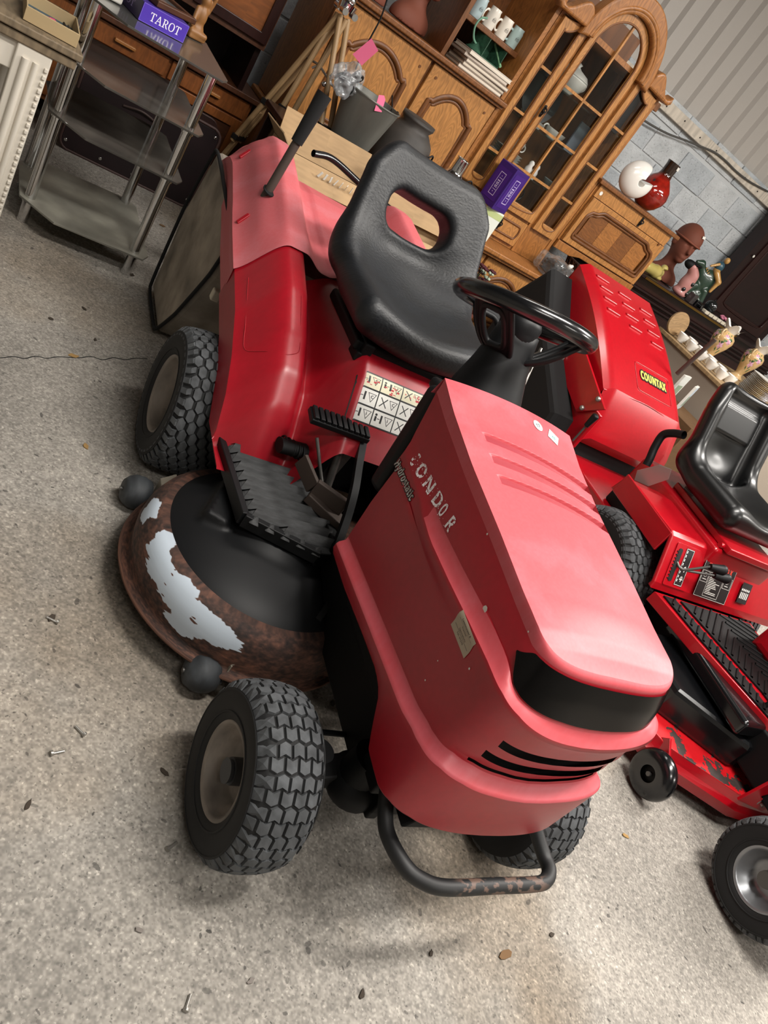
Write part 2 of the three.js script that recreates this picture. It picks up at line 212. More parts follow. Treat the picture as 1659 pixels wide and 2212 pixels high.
{
  const t = struct('trim_1', uvb(rbox(6.2, .085, .05, .006, 6.4, BT, WZ + .022), 1), M.plank);
  for (let k = 0; k < 16; k++) part('screw', cyl(.006, .006, .006, 4.35 + k * .26, BT + (k % 2 ? .008 : -.004), WZ + .049, Math.PI / 2, 0, 0, 8), M.iron, t);
  const pts = [[1385, 256], [1412, 273], [1445, 290], [1480, 303], [1515, 317], [1545, 330], [1570, 350], [1590, 370], [1620, 393], [1659, 414]].map(([x, y]) => at(x, y, 'z', WZ + .06));
  one('power_cable', tube(pts, .008, 60, false, 8), M.steelD, 'thin dark grey cable drooping along the timber batten on the block wall', 'cable');
}
const lampGlow = new G.MeshStandardMaterial({ color: 0xffffff, emissive: 0xfffaf3, emissiveIntensity: 6, side: G.DoubleSide }), lampCase = mat(0xd9d9d6, .5);
for (const [x, y, z, L, w, I] of LAMPS) {
  const t = thing('ceiling_light', 'long ceiling batten light hanging from the roof above the mowers', 'light', x, y, z, 0, 'ceiling batten lights above the mowers');
  part('housing', rbox(L + .04, .07, w + .04, .01, 0, .06, 0), lampCase, t);
  part('diffuser', box(L, .012, w, 0, .018, 0), lampGlow, t);
  for (const s of [-1, 1]) part('hanger', cyl(.006, .006, CEIL - y - .09, s * L * .4, (CEIL - y + .09) / 2, 0, 0, 0, 0, 8), M.steel, t);
  const l = new G.RectAreaLight(0xfffaf3, I, L, w); l.position.set(0, -.005, 0); l.rotation.x = -Math.PI / 2; t.add(l);
}

// ---------------------------------------------------------------- wheels
// tyre with moulded tread lugs: lug(poly) in (axial, along) metres laid on the carcass
function lugs(list, R, prof, hgt) {
  const pos = [], nor = [];
  const P = (a, s, up) => { const th = s / R, r = prof(a) + up; return [a, r * Math.cos(th), r * Math.sin(th)]; };
  const tri = (a, b, c) => { const u = [b[0] - a[0], b[1] - a[1], b[2] - a[2]], v = [c[0] - a[0], c[1] - a[1], c[2] - a[2]]; const n = [u[1] * v[2] - u[2] * v[1], u[2] * v[0] - u[0] * v[2], u[0] * v[1] - u[1] * v[0]], L = Math.hypot(...n) || 1; pos.push(...a, ...b, ...c); for (let i = 0; i < 3; i++) nor.push(n[0] / L, n[1] / L, n[2] / L); };
  for (const { p, a, s } of list) {
    const n = p.length, top = p.map(q => P(a + q[0] * .93, s + q[1] * .93, hgt)), bot = p.map(q => P(a + q[0], s + q[1], -.002));
    const c = P(a + p.reduce((k, q) => k + q[0], 0) / n, s + p.reduce((k, q) => k + q[1], 0) / n, hgt);
    for (let i = 0; i < n; i++) { const j = (i + 1) % n; tri(c, top[i], top[j]); tri(bot[i], bot[j], top[j]); tri(bot[i], top[j], top[i]); }
  }
  const g = new G.BufferGeometry(); g.setAttribute('position', new G.Float32BufferAttribute(pos, 3)); g.setAttribute('normal', new G.Float32BufferAttribute(nor, 3));
  const uv = new Float32Array(pos.length / 3 * 2); for (let i = 0; i < pos.length / 3; i++) { uv[i * 2] = pos[i * 3] * 6 + pos[i * 3 + 1] * 3; uv[i * 2 + 1] = pos[i * 3 + 2] * 6; } g.setAttribute('uv', new G.BufferAttribute(uv, 2));
  return g;
}
const onX = g => tr(g, 0, 0, 0, 0, 0, -Math.PI / 2);    // lathe axis y -> x
function wheelGeo(R, w, rr0, kind) {
  const h = w / 2, td = kind === 'chevron' ? .006 : .008, prof = a => { const k = Math.abs(a) / h; return R - td - .016 * k ** 2.4 - (k > .86 ? (k - .86) * .13 : 0); };
  const pts = []; pts.push([rr0 - .004, -h * .74], [rr0 + .006, -h * .9], [rr0 + .02, -h * .99], [(R + rr0) / 2, -h * 1.03], [R * .86, -h * 1.0], [R - .03, -h * .985]);
  for (let i = 0; i <= 14; i++) { const a = lerp(-h * .95, h * .95, i / 14); pts.push([prof(a), a]); }
  pts.push([R - .03, h * .985], [R * .86, h], [(R + rr0) / 2, h * 1.03], [rr0 + .02, h * .99], [rr0 + .006, h * .9], [rr0 - .004, h * .74]);
  const tire = onX(lathe(pts, 72)), rings = [onX(tr(new G.TorusGeometry(R * .84, .0022, 6, 72), 0, -h * 1.0, 0, Math.PI / 2)), onX(tr(new G.TorusGeometry(rr0 + .024, .0025, 6, 72), 0, -h * .995, 0, Math.PI / 2))];
  const L = [], C = 2 * Math.PI * R;
  if (kind === 'chevron') {
    const n = 40, st = C / n, bw = .0285;
    for (let i = 0; i < n; i++) { const o = i % 2 ? bw / 2 : 0; for (let k = -3; k <= 3; k++) { const a = k * bw + o; if (Math.abs(a) > h - .024) continue; const x = bw / 2 - .0024, y = st / 2 - .0024, v = i % 2 ? .0032 : -.0032; L.push({ a, s: i * st, p: [[-x, -y - v], [0, -y + v], [x, -y - v], [x, y - v], [0, y + v], [-x, y - v]] }); } }
    for (let i = 0; i < n; i++) for (const s of [-1, 1]) { const y = st / 2 - .0024, a0 = i % 2 ? .0595 : .0455, a1 = h - .001, c = (a0 + a1) / 2, q = (a1 - a0) / 2, v = i % 2 ? -.0032 : .0032; L.push({ a: s * c, s: i * st, p: [[-q, -y + (s > 0 ? v : 0)], [q, -y + (s < 0 ? v : 0)], [q, y + (s < 0 ? v : 0)], [-q, y + (s > 0 ? v : 0)]] }); }
  } else {
    const n = kind === 'hex' ? 42 : 44, st = C / n, bw = w / (kind === 'hex' ? 6.8 : 6.4);
    for (let i = 0; i < n; i++) { const o = i % 2 ? bw / 2 : 0; for (let k = -4; k <= 4; k++) { const a = k * bw + o; if (Math.abs(a) > h - .016) continue; const x = bw * .36, y = st * .78; const hex = kind === 'hex' ? [[-x, -y * .45], [0, -y * .82], [x, -y * .45], [x, y * .45], [0, y * .82], [-x, y * .45]] : [[-x, -y * .6], [x * .3, -y * .75], [x, -y * .3], [x, y * .6], [-x * .3, y * .75], [-x, y * .3]]; L.push({ a, s: i * st, p: hex }); } }
    for (let i = 0; i < n; i++) for (const s of [-1, 1]) { const y = st * .3; L.push({ a: s * (h - .014), s: i * st, p: [[-.016, -y + s * .004], [0, -y - s * .002], [.012, -y + s * .003], [.012, y + s * .003], [0, y - s * .002], [-.016, y + s * .004]] }); }
  }
  const tread = lugs(L, R, prof, td);
  const rimP = [[.03, -h * .2], [rr0 * .55, -h * .22], [rr0 * .72, -h * .3], [rr0 * .78, -h * .55], [rr0 * .92, -h * .62], [rr0 * .95, -h * .86], [rr0 + .006, -h * .93], [rr0 + .01, -h * .86], [rr0, -h * .7], [rr0 * .8, 0], [rr0, h * .7], [rr0 + .01, h * .86], [rr0 * .94, h * .8], [rr0 * .7, h * .2], [.03, h * .18]];
  return { tire: [tire, ...rings], tread, rim: onX(lathe(rimP, 48)) };
}
const wFront = wheelGeo(.19, .15, .092, 'chevron'), wRear = wheelGeo(.229, .215, .118, 'hex');
function wheel(name, parent, wg, x, y, z, steer, mirror, mt, mr, hubM, hubL) {
  const g = sub(name, parent); g.position.set(x, y, z); g.rotation.y = steer + (mirror ? Math.PI : 0);
  part('tyre', wg.tire, M.rubber, g); part('tread', wg.tread, mt, g); part('rim', wg.rim, mr, g);
  part('hub', [onX(cyl(.028, .028, hubL, 0, 0, 0, 0, 0, 0, 20)), onX(cyl(.022, .026, .012, 0, -hubL / 2 - .004, 0))], hubM, g);
  return g;
}

// ---------------------------------------------------------------- faded red lawn tractor
const F1 = frame(1.238, -.639, -6.5), m1 = F1.at;
const mow = thing('ride_on_mower', 'faded red ride-on mower with black seat, rusted cutting deck and pink sun-bleached bonnet', 'lawn mower', F1.ox, 0, F1.oz, F1.t);
wheel('front_wheel', mow, wFront, -.395, .19, 0, -.02, false, M.tread, M.rim, M.hub, .1);
wheel('front_wheel', mow, wFront, .395, .19, 0, -.02, true, M.tread, M.rim, M.hub, .1);
wheel('rear_wheel', mow, wRear, -.425, .229, -1.245, 0, false, M.tread, M.rim, M.hub, .1);
wheel('rear_wheel', mow, wRear, .425, .229, -1.245, 0, true, M.tread, M.rim, M.hub, .1);

const bon = sub('bonnet', mow); bon.rotation.y = -.027; bon.position.set(-.0135, 0, 0);
// bonnet: U-shaped rings from hem to lip
const HX = .012;
const planP = (s, wr, wc, zr, zc, zf, e = .55) => { if (s < .6) { const k = s / .6; return [-(lerp(wr, wc, k)), lerp(zr, zc, k)]; } const t = (s - .6) / .4 * Math.PI / 2; return [-wc * Math.max(Math.cos(t), 0) ** e, zc + (zf - zc) * Math.sin(t) ** e]; };
const yBot = lut([[0, .43], [.124, .435], [.294, .453], [.4, .462], [.44, .458], [.47, .446], [.515, .405], [.552, .376], [.618, .377], [.695, .388], [.81, .39], [.917, .38], [1, .369]]);
const yR1 = lut([[0, .462], [.175, .478], [.377, .497], [.542, .512], [.626, .533], [.741, .545], [.845, .542], [.96, .527], [1, .517]]);
const yR2 = lut([[0, .735], [.19, .723], [.275, .718], [.395, .723], [.5, .73], [.6, .735], [.685, .733], [.8, .722], [.9, .705], [1, .687]]);
const yBB = lut([[0, .79], [.3, .775], [.6, .76], [.667, .746], [.756, .734], [.844, .727], [.954, .719], [1, .713]]);
const yBT = lut([[0, .885], [.094, .868], [.247, .848], [.427, .832], [.556, .818], [.65, .81], [.74, .811], [.85, .81], [1, .806]]);
const ySl = k => { const c = lut([[0, .7 - k * .05], [.5, .66 - k * .045], [.83, .642 - k * .042], [1, .618 - k * .041]]); return c; };
const SN = 60, SS = []; for (let i = 0; i <= SN; i++) { const k = i / SN; SS.push(k < .35 ? k / .35 * .55 : .55 + (k - .35) / .65 * .45); }
const half = (yf, a) => SS.map(s => { const p = planP(s, ...a); return V3(p[0] + HX, yf(s), p[1]); });
const both = r => [...r, ...r.slice(0, -1).reverse().map(p => V3(2 * HX - p.x, p.y, p.z))];
const fade = s => sst(.13, .3, s);
const lev = [];
const add = (yf, a) => lev.push(both(half(yf, a)));
const W0 = .238;
add(s => yBot(s) + .004, [W0 - .02, W0 - .02, -.44, .09, .2]);
add(s => yBot(s), [W0 - .004, W0 - .004, -.45, .1, .218]);
add(s => yBot(s) + .006, [W0, W0, -.45, .1, .222]);
add(s => yR1(s) - .018, [W0 + .002, W0 + .002, -.46, .1, .226]);
add(s => yR1(s) - .006, [W0 + .001, W0 + .001, -.461, .1, .226]);
add(s => yR1(s) + .001, [W0 - .004, W0 - .004, -.463, .1, .221]);
add(s => yR1(s) + .009, [W0 - .019, W0 - .019, -.466, .1, .204]);
add(s => yR1(s) + .018, [W0 - .022, W0 - .022, -.47, .1, .199]);
for (let k = 2; k >= 0; k--) { const m = ySl(k), d = .004 * (k - 1); add(s => Math.max(m(s) - .0085, yR1(s) + .022 + (2 - k) * .012), [W0 - .021, W0 - .022, -.48, .1, .2 - d]); add(s => Math.max(m(s) + .0085, yR1(s) + .028 + (2 - k) * .012), [W0 - .021, W0 - .022, -.48, .1, .198 - d]); }
const mixL = (yf, lo2, hi2) => lev.push(both(SS.map(s => { const a = fade(s), p = planP(s, ...lo2), q = planP(s, ...hi2); return V3(lerp(p[0], q[0], a) + HX, yf(s), lerp(p[1], q[1], a)); })));
const base2 = [W0 - .024, W0 - .024, -.5, .1, .2];
mixL(s => yR2(s) - .03, base2, [W0 - .019, W0 - .02, -.5, .1, .206]);
mixL(s => yR2(s) - .01, base2, [W0 - .015, W0 - .014, -.502, .1, .216]);
mixL(s => yR2(s) - .001, base2, [W0 - .018, W0 - .017, -.503, .1, .214]);
mixL(s => yR2(s) + .007, base2, [W0 - .03, W0 - .03, -.504, .1, .2]);
add(s => lerp(yR2(s) + .03, yBB(s) - .003, sst(.5, .75, s)), [W0 - .029, W0 - .036, -.51, .09, .196]);
const iBB = lev.length; add(yBB, [W0 - .03, W0 - .038, -.52, .085, .194]);
add(s => lerp(yBB(s), yBT(s), .5), [W0 - .031, W0 - .042, -.535, .08, .183]);
const iBT = lev.length; add(yBT, [W0 - .032, W0 - .049, -.55, .072, .168]);
{
  const slotRow = [8, 10, 12], cen = lev[0].length, sIdx = j => { const i = j < SN ? j : 2 * SN - 1 - j; return (SS[i] + SS[Math.min(i + 1, SN)]) / 2; };
  const ledge = (i, j) => (i >= 4 && i < 7) || (i >= 16 && i < 18 && sIdx(j) > .2) || (i >= 18 && i < iBB && sIdx(j) > .62), slot = (i, j) => slotRow.includes(i) && sIdx(j) > [.815, .835, .855][slotRow.indexOf(i)];
  const fit = g => { const p = g.attributes.position, u = g.attributes.uv; for (let i = 0; i < p.count; i++) u.setXY(i, p.getZ(i) * 1.5 + p.getX(i) * 1.2, p.getY(i) * 1.5); return g; };
  part('bonnet_side', fit(grid(lev, { skip: (i, j) => slot(i, j) || ledge(i, j) })), M.red, bon);
  const all = grid(lev), sub2 = (a, b) => { const g = fit(grid(lev, { skip: (i, j) => !(i >= a && i < b && ledge(i, j)) })); g.setAttribute('normal', all.attributes.normal); return g; };
  part('bonnet_ledge', sub2(0, 10), M.pinkTop, bon).userData.label = 'sun-bleached lower ledge of the bonnet'; part('bonnet_ledge', sub2(10, 40), M.pinkTop, bon).userData.label = 'sun-bleached upper ledge of the bonnet';
}
// bonnet top: crowned panel with three louvre recesses
{
  const zr = -.555, zc = .062, zf = .158, wr = .207, wc = .187, e = .55;
  const Wz = z => z < zc ? lerp(wr, wc, (z - zr) / (zc - zr)) : wc * Math.max(0, 1 - ((z - zc) / (zf - zc)) ** (2 / e)) ** (e / 2);
  const Yc = lut([[-.56, .917], [-.455, .893], [-.3, .87], [-.116, .853], [.015, .838], [.094, .832], [.126, .826], [.16, .815]]);
  const sl = [[-.402, -.376], [-.338, -.315], [-.277, -.256]];
  const top = (x, z, u) => {
    let y = Yc(z) + .014 * (1 - u * u) * sst(zf, zf - .14, z) + .006;
    for (const [za, zb] of sl) { const k = (x + .142) / .345; if (k > -.02 && k < 1.01) { const zc2 = lerp(za, zb, k), d = Math.abs(z - zc2), ed = clamp(k * 14) * clamp((1.01 - k) * 60); if (d < .015) y -= (.008 + .018 * k) * ed * (1 - sst(.0115, .0135, d)); } }
    return y;
  };
  const rows = [], NZ = 240, NX = 76;
  for (let j = 0; j <= NZ; j++) { const k = j / NZ, z = k < .1 ? lerp(zr, -.43, k / .1) : k < .68 ? lerp(-.43, -.23, (k - .1) / .58) : k < .9 ? lerp(-.23, .1, (k - .68) / .22) : lerp(.1, zf - .0002, 1 - (1 - (k - .9) / .1) ** 2), w = Wz(z), r = []; for (let i = 0; i <= NX; i++) { const q = lerp(-1, 1, i / NX), u = Math.sign(q) * Math.abs(q) ** .9; r.push(V3(u * w + HX, top(u * w, z, u), z)); } rows.push(r); }
  const g = grid(rows), p = g.attributes.position, uv = g.attributes.uv; for (let i = 0; i < p.count; i++) uv.setXY(i, p.getX(i) * 2.2, p.getZ(i) * 2.2);
  // rounded shoulder between the panel and the side skin
  const lo = lev[iBT], edge = both(SS.map(q => { const c = planP(q, wr, wc, zr, zc, zf); return V3(c[0] + HX, Yc(c[1]) + .006, c[1]); })), nr = i => lo[i];
  const sh = [[0, 0], [.3, .1], [.6, .26], [.85, .5], [.97, .75], [1, 1]].map(([h, v]) => edge.map((q, i) => { const b = lo[i]; return V3(lerp(q.x, b.x, h), lerp(q.y, b.y, v), lerp(q.z, b.z, h)); }));
  const g2 = grid(sh), p2 = g2.attributes.position; for (let i = 0; i < p2.count; i++) g2.attributes.uv.setXY(i, p2.getX(i) * 2.2, p2.getZ(i) * 2.2);
  // rear edge turned down
  const rl = rows[0].map(q => q.clone()), rd = rows[0].map(q => V3(q.x, q.y - .05, q.z - .012));
  const bt = part('bonnet_top', [g, g2, grid([rl, rd])], M.pinkTop, bon); bt.userData.label = 'sun-bleached pink bonnet top with three louvre recesses';
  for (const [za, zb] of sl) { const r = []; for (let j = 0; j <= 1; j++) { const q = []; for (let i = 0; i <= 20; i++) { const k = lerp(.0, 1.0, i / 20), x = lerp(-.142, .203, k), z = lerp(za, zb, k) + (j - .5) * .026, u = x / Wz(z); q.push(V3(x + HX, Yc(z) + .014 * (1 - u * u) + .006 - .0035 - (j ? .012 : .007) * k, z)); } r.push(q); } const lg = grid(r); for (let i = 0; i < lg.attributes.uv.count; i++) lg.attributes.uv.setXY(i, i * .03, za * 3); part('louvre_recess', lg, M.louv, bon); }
  // stickers
  const yAt = (x, z) => top(x - HX, z, (x - HX) / Wz(z)) + .0012;
  const flat = (cx, cz, w, h, a, t) => { const r = []; for (let j = 0; j <= 4; j++) { const q = []; for (let i = 0; i <= 4; i++) { const u = (i / 4 - .5) * w, v = (j / 4 - .5) * h, x = cx + u * Math.cos(a) - v * Math.sin(a), z = cz - u * Math.sin(a) - v * Math.cos(a); q.push(V3(x, yAt(x, z), z)); } r.push(q); } return grid(r); };
  const s1 = canv(128, 128, (g, w) => { g.clearRect(0, 0, w, w); g.fillStyle = '#b4bcba'; g.beginPath(); g.arc(64, 64, 62, 0, 7); g.fill(); g.fillStyle = '#333a3c'; g.font = 'bold 58px sans-serif'; g.textAlign = 'center'; g.fillText('17', 64, 84); });
  const s2 = canv(128, 128, (g, w) => { g.fillStyle = '#b2bfbb'; g.fillRect(0, 0, w, w); g.fillStyle = '#2f8f7e'; g.font = 'bold 46px sans-serif'; g.textAlign = 'center'; g.fillText('20', 66, 84); g.fillStyle = '#9fcfc6'; for (let k = 0; k < 4; k++) g.fillRect(16, 14 + k * 9, 70, 3); });
  part('round_price_sticker', flat(.079, -.517, .032, .032, .25, s1), mat(0xffffff, .5, { x: { map: s1, alphaTest: .5 } }), bon);
  part('square_price_sticker', flat(.131, -.505, .034, .034, -.5, s2), mat(0xffffff, .5, { x: { map: s2 } }), bon);
}
// headlamp band wrapped round the nose
{
  const off = (p, q, k) => p.clone().lerp(q, k), rows = [], A = lev[iBB], B = lev[iBT], mid = lev[iBB + 1];
  const j0 = SS.findIndex(s => s > .615), j1 = A.length - 1 - j0;
  for (let i = 0; i <= 8; i++) { const r = []; for (let j = j0; j <= j1; j++) { const f = j < SN ? j : 2 * SN - j, s = SS[f], e = sst(.615, .7, s), k = lerp(.5, lerp(.06, .97, i / 8), Math.max(.03, e ** .6)); const p = k < .5 ? off(A[j], mid[j], k * 2) : off(mid[j], B[j], k * 2 - 1); const n = V3(p.x - HX, 0, Math.max(0, p.z - .02)).normalize(); p.addScaledVector(n, .0035); r.push(p); } rows.push(r); }
  part('headlamp_lens', grid(rows), M.lens, bon).userData.label = 'smoked black headlamp band';
}
// side x of the bonnet skin, for lettering and labels
const sideX = (y, z) => { const rows = lev.map(r => { let b = r[0]; for (let i = 1; i <= SN; i++) if (r[i].z >= z) { const a = r[i - 1], c = r[i], t = clamp((z - a.z) / (c.z - a.z || 1)); b = a.clone().lerp(c, t); break; } return b; }); for (let i = 1; i < rows.length; i++) if (rows[i].y >= y) { const t = clamp((y - rows[i - 1].y) / (rows[i].y - rows[i - 1].y || 1)); return lerp(rows[i - 1].x, rows[i].x, t); } return rows[rows.length - 1].x; };
const sideDecal = (z0, y0, z1, y1, h, n = 24) => { // baseline from (z0,y0) to (z1,y1), height h upwards
  const rows = [], dx = z1 - z0, dy = y1 - y0, L = Math.hypot(dx, dy); for (let j = 0; j <= 6; j++) { const r = []; for (let i = 0; i <= n; i++) { const z = z0 + dx * i / n - dy / L * h * j / 6, y = y0 + dy * i / n + dx / L * h * j / 6; r.push(V3(sideX(y, z) - .0012, y, z)); } rows.push(r); } return grid(rows); };
{
  const t = canv(1024, 200, g => { g.clearRect(0, 0, 1024, 200); g.font = '600 168px sans-serif'; g.lineJoin = 'round'; g.lineWidth = 26; g.strokeStyle = '#15100f'; g.textBaseline = 'middle'; const w = g.measureText('Hydrostatic').width; g.setTransform(980 / w, 0, 0, 1, 22, 0); g.strokeText('Hydrostatic', 0, 96); g.fillStyle = '#a9a59e'; g.fillText('Hydrostatic', 0, 96); });
  part('hydrostatic_lettering', sideDecal(-.5, .694, -.362, .694, .031), mat(0xffffff, .5, { x: { map: t, alphaTest: .5 } }), bon).userData.label = 'grey outlined Hydrostatic lettering';
  const r = rng(19), f = canv(1024, 220, g => {
    g.clearRect(0, 0, 1024, 220); g.fillStyle = '#f6eef0'; g.font = 'bold 210px sans-serif'; g.textBaseline = 'middle'; ['C', 'O', 'N', 'D', 'O', 'R'].forEach((c, i) => { g.save(); g.translate([10, 150, 340, 560, 730, 890][i], 118); g.scale([.7, 1, 1.1, 1.05, .5, .75][i], 1); g.fillText(c, 0, 0); g.restore(); });
    g.globalCompositeOperation = 'destination-out'; for (let k = 0; k < 430; k++) { const x = r() * 1024, y = r() * 220, n = 3 + Math.floor(r() * 3), s = 5 + 24 * r() ** 2 + (x < 170 ? 14 : 0); g.beginPath(); for (let i = 0; i < n; i++) g.lineTo(x + s * (r() - .5) * 2.6, y + s * (r() - .5) * 1.6); g.fill(); }
    g.globalCompositeOperation = 'source-over'; g.fillStyle = '#f6eef0'; for (let k = 0; k < 46; k++) { const x = 40 + r() * 940, y = 30 + r() * 170, s = 3 + 5 * r(); g.fillRect(x, y, s * 1.6, s); }
  });
  part('flaked_lettering', sideDecal(-.465, .735, -.205, .75, .046), mat(0xffffff, .7, { x: { map: f, alphaTest: .5 } }), bon).userData.label = 'flaking remains of white bonnet lettering';
  const lb = canv(256, 160, g => { g.fillStyle = '#b3a48f'; g.fillRect(0, 0, 256, 160); g.fillStyle = '#3b332c'; g.font = 'bold 21px sans-serif'; g.textAlign = 'center'; ['Lawnmower &', 'Tractor', 'Specialists', 'Tel: 01270'].forEach((s, i) => g.fillText(s, 128, 32 + i * 34)); g.fillRect(20, 108, 216, 3); g.fillRect(30, 40, 196, 2); });
  part('dealer_label', sideDecal(-.028, .684, .052, .683, .044, 10), mat(0xffffff, .5, { x: { map: lb } }), bon).userData.label = 'beige dealer label on bonnet flank';
  // paint chips
  const chips = []; for (const [px, py, s] of [[1041, 1318, .007], [1037, 1152, .0025], [1125, 1365, .002], [1022, 1451, .0025], [924, 1475, .002], [951, 1433, .0016]]) { const q = m1(px, py, 'x', -.215); chips.push(tr(new G.CircleGeometry(s, 7), sideX(q.y, q.z) - .0012, q.y, q.z, 0, -Math.PI / 2, .4)); }
  chips.forEach(g => part('paint_chip', g, M.white, bon));
}
// dark engine and chassis inside
part('engine_block', [b2(-.16, .18, .34, .62, -.4, .08, .02), b2(-.185, .2, .36, .66, .1, .165, .01), b2(-.14, .16, .62, .76, -.42, -.05, .02)], M.blackM, mow);
part('chassis', [b2(-.15, -.12, .2, .36, -1.3, .1, .006), b2(.13, .16, .2, .36, -1.3, .1, .006), b2(-.15, .16, .22, .34, .06, .1, .006), b2(-.14, .15, .24, .4, -1.5, -1.0, .01)], M.blackM, mow);
part('front_axle', [tr(ext([[-.36, -.02], [-.3, -.035], [-.2, .01], [-.08, .05], [.08, .05], [.2, .01], [.3, -.035], [.36, -.02], [.3, .02], [.2, .05], [.08, .1], [-.08, .1], [-.2, .05], [-.3, .02]], .06, .006), HX, .2, -.03), cyl(.026, .026, .11, -.305, .2, 0), cyl(.026, .026, .11, .325, .2, 0), cyl(.03, .018, .03, -.285, .275, 0), sph(.024, -.29, .25, .01), sph(.07, -.16, .215, .02, V3(1, .8, 1)), cyl(.045, .05, .12, -.17, .25, .02)], M.blackM, mow);
part('tie_rod', [rod(V3(-.31, .21, -.1), V3(.32, .21, -.1), .007), sph(.013, -.31, .21, -.1), rod(V3(-.31, .2, -.1), V3(-.31, .2, 0), .008)], M.black, mow);
{
  const p = [[-.182, .08], [-.182, .13], [-.18, .18], [-.16, .245], [-.125, .275], [-.07, .289], [.06, .289], [.17, .289], [.215, .283], [.242, .26], [.245, .225], [.228, .17], [.2, .1]].map(a => V3(a[0], .298, a[1])); p[0].y = .36; p[1].y = .32; p[12].y = .36; p[11].y = .32;
  const bt = tex(512, 64, (u, v) => { const w = sst(.36, .42, u) * sst(.74, .68, u), a = fbm(u * 3, v * .6, 16, 4, 61), k = w * sst(.5, .56, a); return [lerp(.075, .36, k), lerp(.08, .28, k), lerp(.085, .24, k)]; });
  part('bumper_bar', tube(p, .0165, 90, false, 14), mat(0xffffff, .55, { x: { map: bt } }), mow).userData.label = 'black bumper tube with worn rusty scuffs';
  part('bumper_bracket', b2(-.2, -.165, .3, .4, .02, .1, .005), M.blackM, mow); part('bumper_bracket', b2(.18, .215, .3, .4, .02, .1, .005), M.blackM, mow);
}
part('belly_pan', [tr(ext([[-.16, 0], [.18, 0], [.15, .05], [-.13, .05]], .12, .005), 0, .32, .06)], M.blackM, mow);
part('drain_plug', [tr(new G.CylinderGeometry(.012, .012, .03, 6), -.185, .375, .1, 0, 0, 1.2), rod(V3(-.2, .37, .1), V3(-.22, .362, .105), .006)], M.cream, mow);

// ---- steering column and wheel
{
  part('steering_column', [tr(lathe([[.105, 0], [.1, .03], [.078, .1], [.062, .17], [.058, .2], [.03, .21]], 32), HX + .005, .86, -.66, -.3, 0, 0, V3(1, 1, .85))], M.black, mow);
  part('dash_panel', [rbox(.38, .3, .06, .02, HX, .73, -.58, -.12, 0, 0), rbox(.34, .03, .12, .012, HX, .87, -.6, -.1, 0, 0)], M.black, mow);
  const w = sub('steering_wheel', mow); w.position.set(HX, 1.085, -.73); w.rotation.x = -.36;
  part('wheel_rim', tr(new G.TorusGeometry(.172, .0215, 14, 64), 0, 0, 0, Math.PI / 2), M.blackG, w);
  const hubG = [tr(lathe([[.001, .006], [.045, .004], [.055, -.02], [.05, -.05], [.042, -.09], [.001, -.09]], 32), 0, 0, 0)];
  const spoke = a0 => { const N = 22, K = 16, rows = [[], []], o = []; const pt = (k, t, off) => { const w = lerp(.62, .5, k), r = lerp(.045, .158, k), an = (t - .5) * w * 2 * lerp(1.15, .62, k), y = lerp(-.1, -.002, k ** 1.5) - off; return V3(r * Math.cos(an), y, r * Math.sin(an)); };
    const lay = off => { const r = []; for (let i = 0; i <= K; i++) { const q = []; for (let j = 0; j <= N; j++) q.push(pt(i / K, j / N, off)); r.push(q); } return grid(r, { skip: (i, j) => { const k = (i + .5) / K - .56, t = ((j + .5) / N - .5); return (k / .34) ** 4 + (t / .33) ** 4 < 1; } }); };
    const hole = []; for (let i = 0; i < 40; i++) { const a = i / 40 * 6.283, c = Math.cos(a), s2 = Math.sin(a), m = (c ** 4 + s2 ** 4) ** -.25; hole.push(pt(.56 + .34 * m * c, .5 + .33 * m * s2, .005)); }
    const ed = t => { const q = []; for (let i = 0; i <= K; i++) q.push(pt(i / K, t, .005)); return tube(q, .008, 24, false, 8); };
    return [lay(0), lay(.01), tube(hole, .008, 90, true, 8), ed(0), ed(1)].map(g => tr(g, 0, 0, 0, 0, a0, 0)); };
  part('wheel_hub', hubG, M.black, w); for (const a of [Math.PI * .5, Math.PI * 1.12, -Math.PI * .12]) part('spoke', spoke(a), M.black, w);
  part('choke_cable', [tube([V3(.1, .8, -.6), V3(.12, .95, -.7), V3(.16, 1.02, -.78)], .004, 20), cyl(.009, .009, .03, .155, 1.0, -.77, .4, 0, -.3)], M.steel, mow);
}
